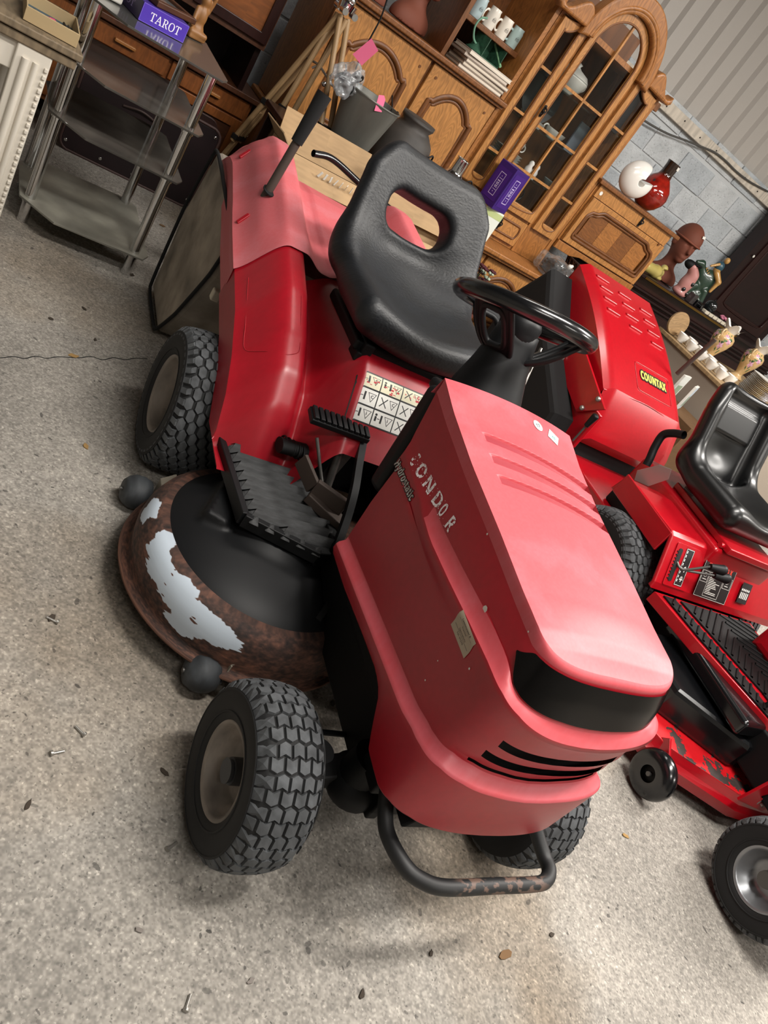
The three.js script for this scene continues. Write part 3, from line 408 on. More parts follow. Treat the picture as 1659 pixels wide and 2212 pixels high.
// ---- seat
{
  const s = sub('seat', mow); s.position.set(HX - .01, .79, -1.16); s.scale.set(1.1, 1.06, 1.04);
  const W = .225, prof = (x, y, z) => { // local: z forward from pan centre, y up
    const xx = x, pan = dBox(xx, y - .03 + .02 * Math.cos(xx * 9) - .05 * sst(-.02, -.24, z), z + .02, W, .055, .215, .05);
    const c = Math.cos(.5), sn = Math.sin(.5), ry = (y - .04) * c - (z + .2) * sn, rz = (y - .04) * sn + (z + .2) * c; // back plane leans rearwards
    const wb = W - .01 * sst(.12, .25, ry) - .05 * sst(.24, .36, ry);
    let bk = dBox(xx, ry - .155, rz + .0 - .9 * xx * xx, wb, .2, .045, .045);
    let d = smin(pan, bk, .07);
    d = smax(d, -dEll(xx, y - .135, z - .02, .165, .085, .25), .05);
    d = smax(d, -dBox(xx + .012, ry - .178, rz, .108, .052, .3, .045), .026);
    return d;
  };
  const g = sdf(prof, [-.27, -.06, -.5], [.27, .5, .24], .0085), p = g.attributes.position, uv = new Float32Array(p.count * 2); for (let i = 0; i < p.count; i++) { uv[i * 2] = p.getX(i) * 3; uv[i * 2 + 1] = (p.getY(i) - p.getZ(i)) * 3; } g.setAttribute('uv', new G.BufferAttribute(uv, 2));
  part('seat_shell', g, M.seat, s);
  part('seat_bracket', [b2(-.17, .17, -.08, -.045, -.16, .14, .01), b2(-.15, -.12, -.16, -.04, -.1, .16, .006), b2(.12, .15, -.16, -.04, -.1, .16, .006), b2(-.16, .16, -.1, -.07, .1, .16, .006)], M.blackM, s);
  for (const x of [-.08, .08]) part('seat_spring', cyl(.022, .022, .09, x, -.1, .02), M.steelD, s);
}
// ---- fenders, seat deck, faded rear cover
const crest = lut([[-2.45, .8], [-2.3, .85], [-2.1, .865], [-1.8, .83], [-1.55, .785], [-1.43, .757], [-1.25, .71], [-1.1, .645], [-1.0, .58], [-.93, .5], [-.88, .4], [-.85, .33]]);
const tunnel = lut([[-2.45, .68], [-2.2, .76], [-2.0, .78], [-1.7, .74], [-1.43, .72], [-1.05, .72], [-.97, .715], [-.93, .68], [-.85, .56], [-.78, .48], [-.6, .42]]);
const valley = lut([[-2.45, .7], [-1.43, .67], [-1.25, .62], [-1.1, .56], [-1.0, .5], [-.93, .41], [-.88, .34], [-.85, .33]]);
const body = (x, z) => {
  const a = Math.abs(x - HX * .5), c = crest(z), hump = Math.max(lerp(c - .15, c, sst(.475, .33, a)), .33);
  return lerp(lerp(valley(z), tunnel(z), sst(.26, .15, a)), hump, sst(.235, .29, a));
};
{
  const g = heightf(-.445, .455, 90, -1.44, -.80, 72, body), sk = []; // outer skirts
  for (const x of [-.445, .455]) { const a = [], b = []; for (let j = 0; j <= 72; j++) { const z = lerp(-1.44, -.80, j / 72), y = body(x, z); a.push(V3(x, y, z)); b.push(V3(x + Math.sign(x) * .004, Math.max(y - .1, .34), z)); } sk.push(grid(x < 0 ? [b, a] : [a, b])); }
  const p = g.attributes.position; for (let i = 0; i < p.count; i++) g.attributes.uv.setXY(i, p.getX(i) * 2, p.getZ(i) * 2);
  part('fender_body', [g, ...sk], M.red, mow).userData.label = 'red moulded fender and seat deck';
  const coverY = (x, z) => { const a = Math.abs(x - HX * .5), c = crest(z); let y = lerp(lerp(c - .15, c, sst(.475, .33, a)), tunnel(z), sst(.28, .2, a)) + .007; const rb = sst(-1.43, -1.6, z); y -= .008 * rb * Math.exp(-(((a - .36) / .014) ** 2)); y += .008 * rb * Math.exp(-(((a - .4) / .014) ** 2)); y += .008 * sst(.17, .15, a) * sst(-2.2, -2.1, z); const back = sst(-2.14, -2.3, z); return y - back * back * .05; };
  const nar = z => lerp(1, .905, sst(-1.5, -2.3, z));
  const g2 = heightf(-.45, .46, 90, -2.3, -1.425, 70, (x, z) => V3(x * nar(z), coverY(x, z), z));
  const p2 = g2.attributes.position; for (let i = 0; i < p2.count; i++) g2.attributes.uv.setXY(i, p2.getX(i) * 2.2, p2.getZ(i) * 2.2);
  const sk2 = []; for (const x of [-.45, .46]) { const a = [], b = []; for (let j = 0; j <= 30; j++) { const z = lerp(-2.3, -1.425, j / 30), y = coverY(x, z), X = x * nar(z); a.push(V3(X, y, z)); b.push(V3(X * .99, y - .1, z)); } sk2.push(grid(x < 0 ? [b, a] : [a, b])); }
  const rc = part('rear_cover', [g2, ...sk2], M.pink, mow); rc.userData.label = 'pink sun-bleached rear cover with moulded ribs';
  for (const [x, z, a] of [[-.415, -2.12, .45], [-.425, -1.66, .45]]) part('retaining_clip', rbox(.05, .012, .014, .004, x * nar(z), coverY(x, z) + .003, z, 0, a, .9), M.red, rc);
  // tipping lever through a slot
  const b = V3(-.365, .80, -1.74), e = V3(-.335, 1.13, -1.78), d = e.clone().sub(b), lv = sub('tipping_lever', mow);
  part('lever_rod', rod(b.clone().addScaledVector(d, -.1), b.clone().addScaledVector(d, .6), .0145), M.rodM, lv);
  part('lever_grip', [rod(b.clone().addScaledVector(d, .5), e, .0195, .025, 20)], M.blackF, lv);
  part('lever_slot', tr(cyl(.02, .02, .004, 0, 0, 0, 0, 0, 0, 20), b.x, body(b.x, b.z) + .006, b.z + .004, .12, 0, 0, V3(1, 1, 1.7)), M.dark, mow);
  // service panel line on the fender
  const ln = []; for (const [px, py] of [[536, 600], [534, 640], [530, 700], [526, 745], [533, 760], [570, 766], [620, 766], [644, 762], [648, 745], [650, 690], [651, 640]]) { let z = -1.2, q; for (let k = 0; k < 12; k++) { q = m1(px, py, 'z', z); const y = body(q.x, q.z); const q2 = m1(px, py, 'y', y); z = lerp(z, q2.z, .5); } q = m1(px, py, 'z', z); ln.push(V3(q.x, body(q.x, q.z) + .0005, q.z)); }
  part('panel_seam', tube(ln, .0012, 80, false, 5, .3), M.red, mow);
}
{ // warning pictogram decal on the sloping tunnel front
  const t = canv(512, 384, g => {
    g.fillStyle = '#141414'; g.fillRect(0, 0, 512, 384); const W = 160, H = 112; const r = rng(3);
    for (let j = 0; j < 3; j++) for (let i = 0; i < 3; i++) { const x = 10 + i * 168, y = 14 + j * 124; g.fillStyle = j ? '#dcdad5' : '#d9d3b8'; g.fillRect(x, y, W, H); g.strokeStyle = '#222'; g.lineWidth = 4; g.beginPath(); g.moveTo(x + 90, y + 24); g.lineTo(x + 150, y + 24); g.lineTo(x + 120, y + 84); g.closePath(); g.stroke(); g.fillStyle = '#161616'; if (i === 2 || (i === 1 && j === 1)) { g.lineWidth = 7; g.beginPath(); g.moveTo(x + 22, y + 22); g.lineTo(x + 74, y + 88); g.moveTo(x + 74, y + 22); g.lineTo(x + 22, y + 88); g.stroke(); } else { g.beginPath(); g.arc(x + 24, y + 28, 9, 0, 7); g.fill(); g.fillRect(x + 16, y + 40, 15, 36); g.fillRect(x + 60, y + 22, 14, 60); g.fillRect(x + 36, y + 52, 20, 5); } g.font = 'bold 34px sans-serif'; g.fillText(j === 2 ? 'i' : 'C', x + 112, y + 58); if (j === 0) { g.fillStyle = '#b3202c'; for (let k = 0; k < 9; k++) g.fillRect(x + 10 + r() * 130, y + 20 + r() * 80, 6 + r() * 20, 4 + r() * 10); } }
  });
  const rows = [], c = [[785, 810], [915, 866], [780, 912], [905, 962]].map(([a, b], i) => m1(a, b, 'z', i < 2 ? -.9 : -.86)); const z0 = -.945, z1 = -.862;
  for (let j = 0; j <= 10; j++) { const r = [], z = lerp(z1, z0, j / 10); for (let i = 0; i <= 10; i++) { const x = lerp(-.165, .06, i / 10); r.push(V3(x, body(x, z) + .002, z)); } rows.push(r); }
  part('warning_decal', grid(rows), mat(0xffffff, .45, { x: { map: t } }), mow).userData.label = 'black and white warning pictogram decal';
}
// ---- footplate with saw-tooth ribs, pedals, guard bar
{
  const fy = .345, f = sub('footplate', mow), out = [[-.415, -1.03], [-.425, -.94], [-.395, -.62], [-.19, -.545], [-.12, -.56], [-.12, -1.03]];
  const g = ext(out.map(a => [a[0], -a[1]]), .03, .004); tr(g, 0, fy - .03, 0, -Math.PI / 2, 0, 0); part('tray', g, M.black, f);
  const edge = (p, h) => rod(V3(p[0][0], fy + h, p[0][1]), V3(p[1][0], fy + h, p[1][1]), .014);
  part('tray_rim', [beam(V3(-.425, fy - .012, -.94), V3(-.395, fy - .012, -.62), .02, .04), beam(V3(-.415, fy - .012, -1.03), V3(-.425, fy - .012, -.94), .02, .04), beam(V3(-.395, fy - .012, -.62), V3(-.19, fy - .012, -.545), .02, .04)], M.black, f);
  const lx = lut([[-1.03, -.405], [-.94, -.412], [-.62, -.383], [-.545, -.19]]);
  for (let k = 0; k < 12; k++) { const z = -1.0 + k * .037, xa = Math.max(lx(z), z > -.62 ? -.3 : -1), pr = [V3(xa, fy, z - .017), V3(xa + .012, fy + .024, z), V3(xa, fy, z + .017)], q = [V3(-.14, fy, z - .017), V3(-.14, fy + .022, z), V3(-.14, fy, z + .017)]; part('rib', toCreasedNormals(grid([pr, q]), .2), M.dusty, f); part('rib_tooth', new G.ConeGeometry(.018, .022, 4).rotateY(.78).translate(xa + .012, fy + .008, z), M.dusty, f); }
  for (let k = 0; k < 5; k++) part('rib_tooth', new G.ConeGeometry(.018, .022, 4).rotateY(.5).translate(lerp(-.37, -.2, k / 4), fy + .008, lerp(-.608, -.55, k / 4)), M.dusty, f);
  // forward pedal
  const p1 = sub('drive_pedal', mow); const a = m1(612, 958, 'y', .43), b = m1(650, 978, 'y', .43);
  const pg = []; for (let k = 0; k < 5; k++) pg.push(tr(new G.TorusGeometry(.026, .0035, 6, 20), lerp(a.x, b.x, k / 4), .43, lerp(a.z, b.z, k / 4), 0, Math.PI / 2, 0, V3(1, .75, 1)));
  part('pedal_pad', [tr(cyl(.027, .027, .085, 0, 0, 0, 0, 0, Math.PI / 2), (a.x + b.x) / 2, .43, (a.z + b.z) / 2, 0, .1, 0, V3(1, .75, 1)), ...pg], M.blackM, p1);
  part('pedal_arm', [beam(V3(-.235, .43, -.82), V3(-.2, .405, -.74), .012, .05), beam(V3(-.2, .405, -.74), V3(-.11, .4, -.69), .02, .06), beam(V3(-.2, .38, -.74), V3(-.09, .36, -.66), .05, .03)], M.rodM, p1);
  const p2 = sub('brake_pedal', mow);
  const ribs = []; for (let k = 0; k < 10; k++) ribs.push(rbox(.014, .012, .05, .002, -.262 + k * .0185, .568, -.846, .15, 0, 0)); part('pedal_pad', [rbox(.19, .018, .055, .004, -.178, .556, -.848, .15, 0, 0), ...ribs], M.black, p2);
  part('pedal_arm', [beam(V3(-.1, .55, -.845), V3(-.13, .3, -.84), .02, .03), rod(V3(-.14, .54, -.86), V3(-.12, .36, -.8), .012), rod(V3(-.22, .5, -.84), V3(-.12, .33, -.72), .005)], M.steelD, p2);
  const gp = [[785, 945], [775, 1000], [765, 1060], [745, 1130], [722, 1185], [690, 1215], [660, 1212], [652, 1190]].map(([x, y], i) => m1(x, y, 'x', [-.085, -.1, -.115, -.125, -.14, -.16, -.19, -.2][i]));
  const c = new G.CatmullRomCurve3(gp), rows = [[], [], [], []]; for (let i = 0; i <= 40; i++) { const q = c.getPoint(i / 40), t = c.getTangent(i / 40), n = V3(-t.z * .2, t.z, -t.y).normalize(); const w = .011; rows[0].push(V3(q.x - .011, q.y, q.z).addScaledVector(n, w)); rows[1].push(V3(q.x + .011, q.y, q.z).addScaledVector(n, w)); rows[2].push(V3(q.x + .011, q.y, q.z).addScaledVector(n, -w)); rows[3].push(V3(q.x - .011, q.y, q.z).addScaledVector(n, -w)); }
  rows.push(rows[0]); part('pedal_link_bar', toCreasedNormals(grid(rows), .6), M.black, mow);
}
// ---- grass bag
{
  const b = sub('grass_bag', mow), side = [[-2.38, .03], [-2.02, .03], [-1.86, .2], [-1.7, .46], [-1.66, .62], [-2.0, .66], [-2.34, .68], [-2.42, .4]];
  const g = tr(ext(side.map(a => [-a[0], a[1]]), .84, .02), -.42, 0, 0, 0, Math.PI / 2, 0); part('bag_fabric', uvb(g, 1.2), M.bag, b);
  part('bag_piping', [tube(side.map(a => V3(-.425, a[1], a[0])), .007, 80, true, 8, .15)], M.blackF, b);
  part('bag_frame_bar', tube([V3(-.1, .86, -2.3), V3(.0, .87, -2.34), V3(.2, .83, -2.36), V3(.42, .8, -2.36)], .014, 30), M.blackG, b);
}
// ---- cutting deck
{
  const d = sub('cutting_deck', mow); d.position.set(-.25, 0, -.66);
  const pr = [[.338, .08], [.366, .08], [.366, .088], [.348, .092], [.344, .105], [.35, .14], [.347, .175], [.335, .205], [.31, .228], [.2, .245], [.02, .25]];
  // rust with islands of old grey paint
  const dt = canv(1024, 512, (g, w, h) => {
    const im = g.createImageData(w, h); for (let j = 0; j < h; j++) for (let i = 0; i < w; i++) { const u = i / w, v = j / h, a = fbm(u * 4, v, 8, 5, 71), b = fbm(u * 4, v, 48, 3, 72), k = .55 + .75 * (a - .5) + .8 * (b - .5), q = (j * w + i) * 4; im.data[q] = 255 * clamp(.42 * k + .03); im.data[q + 1] = 255 * clamp(.275 * k + .02); im.data[q + 2] = 255 * clamp(.21 * k + .02); im.data[q + 3] = 255; } g.putImageData(im, 0, 0);
    const r = rng(15); const isl = (cx, cy, rx, ry, n) => { g.fillStyle = '#b4bfca'; g.beginPath(); for (let i = 0; i < n; i++) { const a = i / n * 6.283, k = .35 + 1.15 * fbm(i / n, cx * .0131 + .37, 8, 4, 5) + .12 * r(); g.lineTo(cx + rx * k * Math.cos(a), cy + ry * k * Math.sin(a)); } g.fill(); };
    T.isl = isl; isl(868, 175, 58, 60, 130); isl(826, 150, 34, 42, 90); isl(802, 130, 20, 34, 60); isl(918, 205, 46, 62, 110); isl(900, 250, 30, 44, 80); isl(735, 165, 24, 44, 70); g.fillStyle = '#4a2d22'; for (let k = 0; k < 9; k++) { const x = 800 + r() * 150, y = 130 + r() * 160, s = 2 + 9 * r() ** 3; g.beginPath(); for (let i = 0; i < 7; i++) g.lineTo(x + s * Math.cos(i) * (.6 + r()), y + s * Math.sin(i) * (.6 + r())); g.fill(); }
  });
  const dm = mat(0xffffff, .75, { x: { map: dt, bumpMap: T.rough, bumpScale: .0012 } });
  part('deck_shell', lathe(pr, 72), dm, d).userData.label = 'rusted steel deck with flaking grey paint';
  part('deck_rim', tr(new G.TorusGeometry(.366, .005, 8, 80), 0, .084, 0, Math.PI / 2), M.rust, d);
  const d2 = part('deck_shell', tr(lathe(pr, 60), .56, 0, .06), M.rust, d);
  part('deck_bridge', [b2(.0, .56, .06, .22, -.3, .3, .03)], M.rust, d);
  const cover = (x, y, z) => { const r = Math.hypot(x, z), dome = Math.max(dEll(x, y - .18, z, .325, .115, .325), .212 - y), ch = Math.max(dCap(x, y, z, [.0, .25, -.02], [.02, .3, -.28], .12, .1), y - .3), rid = dBox(x * .9 + z * .43 + .17, y - .235, -x * .43 + z * .9 - .0, .035, .065, .1, .012); return smin(smin(dome, Math.max(ch, .21 - y), .05), Math.max(rid, .21 - y), .02); };
  const cg = sdf(cover, [-.36, .19, -.4], [.36, .34, .36], .011); part('belt_cover', cg, M.black, d).userData.label = 'black plastic belt cover';
  part('cover_hem', tr(new G.TorusGeometry(.312, .006, 8, 60), 0, .214, 0, Math.PI / 2), M.black, d);
  part('lift_link', [beam(V3(.2, .25, .2), V3(.28, .4, .3), .03, .012), beam(V3(.08, .24, .25), V3(.2, .36, .1), .02, .02), rod(V3(.05, .12, .33), V3(.16, .2, .3), .005)], M.blackM, d);
  const cas = (x, z, bev, nm) => { const c = sub('anti_scalp_roller', d); c.position.set(x, .055, z);
    part('roller', bev ? [onX(lathe([[.001, -.042], [.03, -.042], [.042, -.03], [.05, -.012], [.05, .012], [.042, .034], [.001, .036]], 32))] : [onX(lathe([[.001, -.045], [.012, -.045], [.034, -.038], [.046, -.018], [.05, 0], [.048, .02], [.04, .036], [.001, .04]], 32)), ...[0, 1, 2, 3, 4, 5].map(k => tr(box(.04, .008, .05, .03, 0, 0), 0, 0, 0, k * 1.05, 0, 0))], mat(0x43474b, .65, { x: { map: T.grime } }), c);
    part('axle_bolt', onX(cyl(.006, .006, .1, 0, 0, 0, 0, 0, 0, 12)), M.steelD, c);
    part('roller_bracket', [beam(V3(.05, -.02, 0), V3(.05, .06, .0), .004, .035, V3(0, 0, 1)), beam(V3(.05, .06, 0), V3(.085, .09, 0), .03, .004)], mat(0x8b8477, .6), c); return c; };
  cas(-.298, -.3, 1); cas(-.16, .315, 0);
  const tg = part('paper_tag', tr(ext(rrect(.045, .075, .004), .0015), .14, .3, .22, -.7, .5, .4), M.cream, d); tg.userData.label = 'beige card tag hanging on deck';
  part('tag_wire', tube([V3(.15, .34, .2), V3(.155, .37, .19), V3(.16, .4, .16)], .002, 12), M.iron, d);
}
part('valve_clip', rbox(.03, .04, .03, .006, ...m1(466, 637, 'x', -.4).toArray()), M.cream, mow);

// ---------------------------------------------------------------- bright red garden tractor with its sweeper collector
const F2 = frame(2.946, -.176, -8), m2 = F2.at;
const mo2 = thing('garden_tractor', 'bright red garden tractor with glossy black seat and louvred grass collector behind', 'lawn mower', F2.ox, 0, F2.oz, F2.t);
{
  const wF = wheelGeo(.187, .15, .09, 'lug'), wR = wheelGeo(.25, .21, .125, 'lug');
  for (const s of [-1, 1]) { wheel('front_wheel', mo2, wF, s * .37, .187, 0, -.03, s > 0, M.tread, M.rimG, M.steelD, .09); wheel('rear_wheel', mo2, wR, s * .4, .25, -1.3, 0, s > 0, M.tread, M.rim, M.steelD, .09); }
  part('chassis', [b2(-.18, .18, .2, .36, -1.6, .1, .01), b2(-.25, .25, .14, .24, -.04, .04, .01), b2(-.2, .2, .36, .5, -1.7, -1.16, .01)], M.blackM, mo2);
  part('bonnet', [tr(ext([[-.95, 0], [.22, 0], [.24, .2], [.16, .4], [-.95, .5]], .42, .05, [], 4), .21, .38, 0, 0, -Math.PI / 2, 0), ], M.red2, mo2).visible = true;
  mo2.children[mo2.children.length - 1].position.set(.34, 0, .05);
  // footplate: tapering pan with rubber mats
  const fy = .392, out = [[-.385, -1.03], [-.31, -.8], [-.185, -.49], [-.12, -.3], [.2, -.3], [.3, -1.03]];
  const fp = sub('footplate', mo2);
  part('pan', tr(ext(out.map(a => [a[0], -a[1]]), .05, .003), 0, fy - .052, 0, -Math.PI / 2, 0, 0), M.red2, fp);
  const mats = [[[-.352, -1.01], [-.28, -1.01], [-.14, -.62], [-.12, -.34], [-.135, -.34], [-.19, -.52], [-.3, -.82]], [[-.24, -1.01], [.26, -1.01], [.16, -.34], [-.07, -.34], [-.085, -.6]]];
  for (const p of mats) part('rubber_mat', tr(ext(p.map(a => [a[0], -a[1]]), .008, .002), 0, fy - .001, 0, -Math.PI / 2, 0, 0), M.blackM, fp);
  const inside = (x, z, p) => { let c = false; for (let i = 0, j = p.length - 1; i < p.length; j = i++) if ((p[i][1] > z) !== (p[j][1] > z) && x < (p[j][0] - p[i][0]) * (z - p[i][1]) / (p[j][1] - p[i][1]) + p[i][0]) c = !c; return c; };
  for (let k = 0; k < 26; k++) for (const side of [0, 1]) { const pts = []; for (let i = 0; i <= 30; i++) { const u = i / 30, x = side ? lerp(.02, .26, u) : lerp(.0, -.36, u), z = -1.3 + k * .042 + (side ? .5 : .85) * Math.abs(x - .01); const hit = mats.some(m => inside(x, z, m)); if (hit) pts.push(V3(x, fy + .0075, z)); if ((!hit || i === 30) && pts.length) { if (pts.length > 3) part('mat_rib', tube([pts[0], pts[pts.length >> 1], pts[pts.length - 1]], .006, 8, false, 6), M.blackM, fp); pts.length = 0; } } }
  const kb = m2(1600, 1470, 'y', fy + .05); const pk = sub('foot_pedal', mo2); part('pedal_stem', rod(V3(-.145, fy, -.53), V3(-.14, fy + .07, -.53), .009), M.black, pk); part('pedal_knob', tr(lathe([[.001, -.014], [.02, -.012], [.026, 0], [.024, .012], [.001, .015]], 20), -.14, fy + .075, -.53), M.black, pk);
  // fenders and seat box: profile along z extruded across x, wheel arches left open
  const top = [[-1.03, .4], [-1.035, .43], [-1.13, .595], [-1.15, .605], [-1.42, .6], [-1.5, .58], [-1.52, .5]];
  const sh = top.map(a => [-a[0], a[1]]), in1 = [[1.5, .5], [1.48, .56], [1.41, .58], [1.16, .585], [1.14, .575], [1.05, .42], [1.05, .4]];
  part('fender', tr(ext([...sh, ...in1], .86, .008), -.43, 0, 0, 0, Math.PI / 2, 0), M.red2, mo2);
  part('fender_flange', [b2(-.432, -.42, .5, .598, -1.5, -1.14, .004), b2(.42, .432, .5, .598, -1.5, -1.14, .004)].slice(0, 1), M.red2, mo2);
  part('seat_box', b2(-.2, .24, .5, .63, -1.7, -1.1, .02), M.red2, mo2);
  part('seat_rail', [b2(-.16, .2, .63, .66, -1.5, -1.08, .006), rod(V3(-.18, .64, -1.12), V3(.2, .64, -1.12), .012)], M.red2, mo2);
  for (const x of [-.12, .14]) part('seat_spring', [...Array(5)].map((_, k) => tr(new G.TorusGeometry(.024, .004, 6, 20), x, .645 + k * .012, -1.45, Math.PI / 2, 0, 0)), M.steelD, mo2);
  // slope frame on the front face of the fender: origin at its foot, u along x, v up the slope
  const sl = Math.atan2(.165, .095), face = (u, v, o = 0) => V3(u, .43 + v * Math.sin(sl) + o * Math.cos(sl), -1.035 - v * Math.cos(sl) + o * Math.sin(sl));
  const quad = (u0, u1, v0, v1, o = .004) => grid([[face(u0, v0, o), face(u1, v0, o)], [face(u0, v1, o), face(u1, v1, o)]]);
  const hl = sub('cutting_height_lever', mo2);
  const plate = (u0, u1, v0, v1, m, nm, par, o) => { const g = ext(rrect(u1 - u0, v1 - v0, .008), .004, .001); tr(g, 0, 0, 0, -(Math.PI / 2 - sl), 0, 0); const c = face((u0 + u1) / 2, (v0 + v1) / 2, o ?? .001); return part(nm, tr(g, c.x, c.y, c.z), m, par); };
  plate(-.385, -.235, .0, .175, M.red2, 'gate_plate', hl);
  plate(-.368, -.345, .02, .155, M.dark, 'gate_slot', hl, .0035);
  for (let k = 0; k < 9; k++) { const c = face(-.371, .03 + k * .0138, .006); part('gate_notch', rbox(.01, .005, .004, .001, c.x, c.y, c.z), M.dark, hl); }
  const t1 = canv(128, 384, g => { g.fillStyle = '#101112'; g.fillRect(0, 0, 128, 384); g.strokeStyle = '#d9d9d5'; g.lineWidth = 5; g.strokeRect(6, 6, 116, 372); g.fillStyle = '#e4e4e0'; for (let k = 0; k < 8; k++) g.fillRect(18, 24 + k * 42, 12, 26); g.lineWidth = 6; g.strokeStyle = '#e4e4e0'; for (const y of [190, 290]) { g.strokeRect(62, y, 34, 26); g.fillRect(50, y + 20, 60, 8); g.fillRect(74, y - 12, 10, 60); } });
  part('height_scale', quad(-.325, -.275, .012, .165, .007), mat(0xffffff, .5, { x: { map: t1 } }), hl);
  const l0 = face(-.352, .1, .003), l1 = V3(-.27, .585, -1.02);
  for (const [dx, dy] of [[0, 0], [.035, -.02]]) { const e = V3(l1.x + dx, l1.y + dy, l1.z + dx * .5); part('lever_rod', tube([l0.clone(), V3(-.33, l0.y - .005, l0.z + .03), e], .0055, 20, false, 8), M.steelD, hl); part('lever_knob', [rod(e, e.clone().add(V3(.055, .012, .012)), .013, .021, 16), sph(.021, e.x + .056, e.y + .0125, e.z + .012)], M.black, hl); }
  const t2 = canv(512, 384, g => { g.fillStyle = '#131313'; g.fillRect(0, 0, 512, 384); g.strokeStyle = '#c9c6c0'; g.lineWidth = 4; g.strokeRect(4, 4, 504, 376); g.save(); g.translate(500, 96); g.rotate(Math.PI); g.restore(); g.fillStyle = '#e2402c'; g.font = 'bold 88px sans-serif'; g.textAlign = 'center'; g.fillText('COUNTAX', 256, 92, 400); g.fillStyle = '#d8d5cf'; g.strokeRect(130, 120, 230, 240); for (let k = 0; k < 13; k++) g.fillRect(145, 136 + k * 16, 60 + 130 * hash(k, 3), 6); g.strokeRect(16, 120, 100, 110); g.strokeRect(376, 120, 118, 110); for (const x of [40, 400]) { g.beginPath(); g.arc(x + 26, 160, 22, 0, 7); g.stroke(); g.fillRect(x, 200, 60, 6); } });
  part('maker_decal', quad(-.19, .03, .0, .16, .009), mat(0xffffff, .5, { x: { map: t2 } }), mo2).userData.label = 'black maker decal with red lettering';
  const t3 = canv(128, 128, g => { g.fillStyle = '#131313'; g.fillRect(0, 0, 128, 128); g.fillStyle = '#d8d5cf'; for (let k = 0; k < 5; k++) { g.fillRect(14 + k * 22, 60, 12, 40); g.beginPath(); g.arc(20 + k * 22, 44, 8, 0, 7); g.fill(); } });
  part('control_decal', quad(.1, .17, .03, .12, .009), mat(0xffffff, .5, { x: { map: t3 } }), mo2);
  // glossy bucket seat
  const s = sub('seat', mo2); s.position.set(.02, .72, -1.36);
  const fn = (x, y, z) => { const pan = dBox(x, y - .02 - .03 * sst(-.05, -.25, z), z, .24, .06, .22, .055), c = Math.cos(.42), sn = Math.sin(.42), ry = (y - .04) * c - (z + .2) * sn, rz = (y - .04) * sn + (z + .2) * c; const bk = dBox(x, ry - .16, rz - .8 * x * x, .235 - .05 * sst(.2, .4, ry), .2, .045, .045); let d = smin(pan, bk, .06); d = smax(d, -dEll(x, y - .13, z - .02, .17, .1, .25), .04); d = smax(d, -dBox(x, ry - .14, rz - .05, .16, .19, .035, .03), .03); d = smin(d, dBox(x, ry - .215, rz - .012, .13, .062, .012, .012), .012); return d; };
  const g = sdf(fn, [-.28, -.08, -.5], [.28, .46, .26], .009), p = g.attributes.position, uv = new Float32Array(p.count * 2); for (let i = 0; i < p.count; i++) { uv[i * 2] = p.getX(i) * 2; uv[i * 2 + 1] = p.getY(i) * 2; } g.setAttribute('uv', new G.BufferAttribute(uv, 2));
  part('seat_shell', g, M.seatG, s);
  const ar = [[1478, 940], [1455, 936], [1432, 940], [1415, 965], [1404, 990], [1396, 1005]].map(([x, y]) => m2(x, y, 'x', -.26));
  part('grab_handle', tube(ar, .018, 40, false, 12), M.black, mo2);
  part('hinge_plate', tr(ext([[0, 0], [.06, .02], [.1, .1], [.08, .14], [.03, .12], [-.02, .04]], .008, .001), -.3, .56, -1.56, 0, -.9, 0), M.steel, mo2);
  // cutter deck with flaking paint
  const dk = sub('cutting_deck', mo2), o2 = [[-.56, -.95], [-.56, -.6], [-.5, -.475], [-.19, -.3], [.3, -.22], [.5, -.5], [.5, -.95]];
  part('deck_top', uvb(tr(ext(o2.map(a => [a[0], -a[1]]), .012, .003), 0, .15, 0, -Math.PI / 2, 0, 0), 2.4), M.flake, dk);
  const sk = [[], [], [], []]; o2.forEach((a, i) => { const k = i < 3 ? -1 : 1; sk[0].push(V3(a[0], .158, a[1])); sk[1].push(V3(a[0] * 1.005, .125, a[1] + .006)); sk[2].push(V3(a[0] * 1.02, .105, a[1] + .02)); sk[3].push(V3(a[0] * 1.01, .062, a[1] + .014)); });
  part('deck_skirt', toCreasedNormals(grid(sk), .5), M.red2, dk);
  part('deck_guard', [tr(ext([[-.48, .92], [-.46, .62], [-.2, .42], [.3, .4], [.3, .92]], .13, .02), 0, .16, 0, -Math.PI / 2, 0, 0), b2(-.3, .2, .3, .37, -.95, -.45, .02)], M.blackG, dk);
  const sw = sub('gauge_wheel', dk); sw.position.set(-.555, .092, -.4);
  part('gauge_tyre', onX(lathe([[.03, -.03], [.052, -.034], [.078, -.028], [.088, -.012], [.09, 0], [.088, .012], [.076, .028], [.03, .03]], 40)), M.blackG, sw); part('gauge_hub', onX(lathe([[.001, -.016], [.03, -.014], [.05, -.006], [.055, -.02]], 30)), M.blackM, sw); part('axle_bolt', onX(cyl(.009, .009, .06, 0, 0, 0, 0, 0, 0, 6)), M.steelD, sw);
  part('wheel_bracket', beam(V3(-.5, .09, -.4), V3(-.5, .17, -.5), .012, .05), M.red2, dk);
  part('lift_bracket', [tr(ext([[0, 0], [.12, 0], [.13, .05], [.06, .13], [.02, .13]], .012, .002, [[[.05, .06], [.075, .1], [.085, .09], [.065, .05]]]), -.24, .16, -.3, 0, -.3, 0)], M.red2, dk); part('deck_bolt', [tr(new G.TorusGeometry(.016, .004, 8, 20), -.16, .19, -.27), cyl(.008, .008, .03, -.16, .19, -.27, Math.PI / 2)], M.steel, dk);
  // collector
  const c = sub('grass_collector', mo2), P = (u, v) => V3(lerp(-.3, .31, u), lerp(lerp(1.04, .73, v) + .03 * Math.sin(v * Math.PI), 1, 0), lerp(-2.83, -2.08, v));
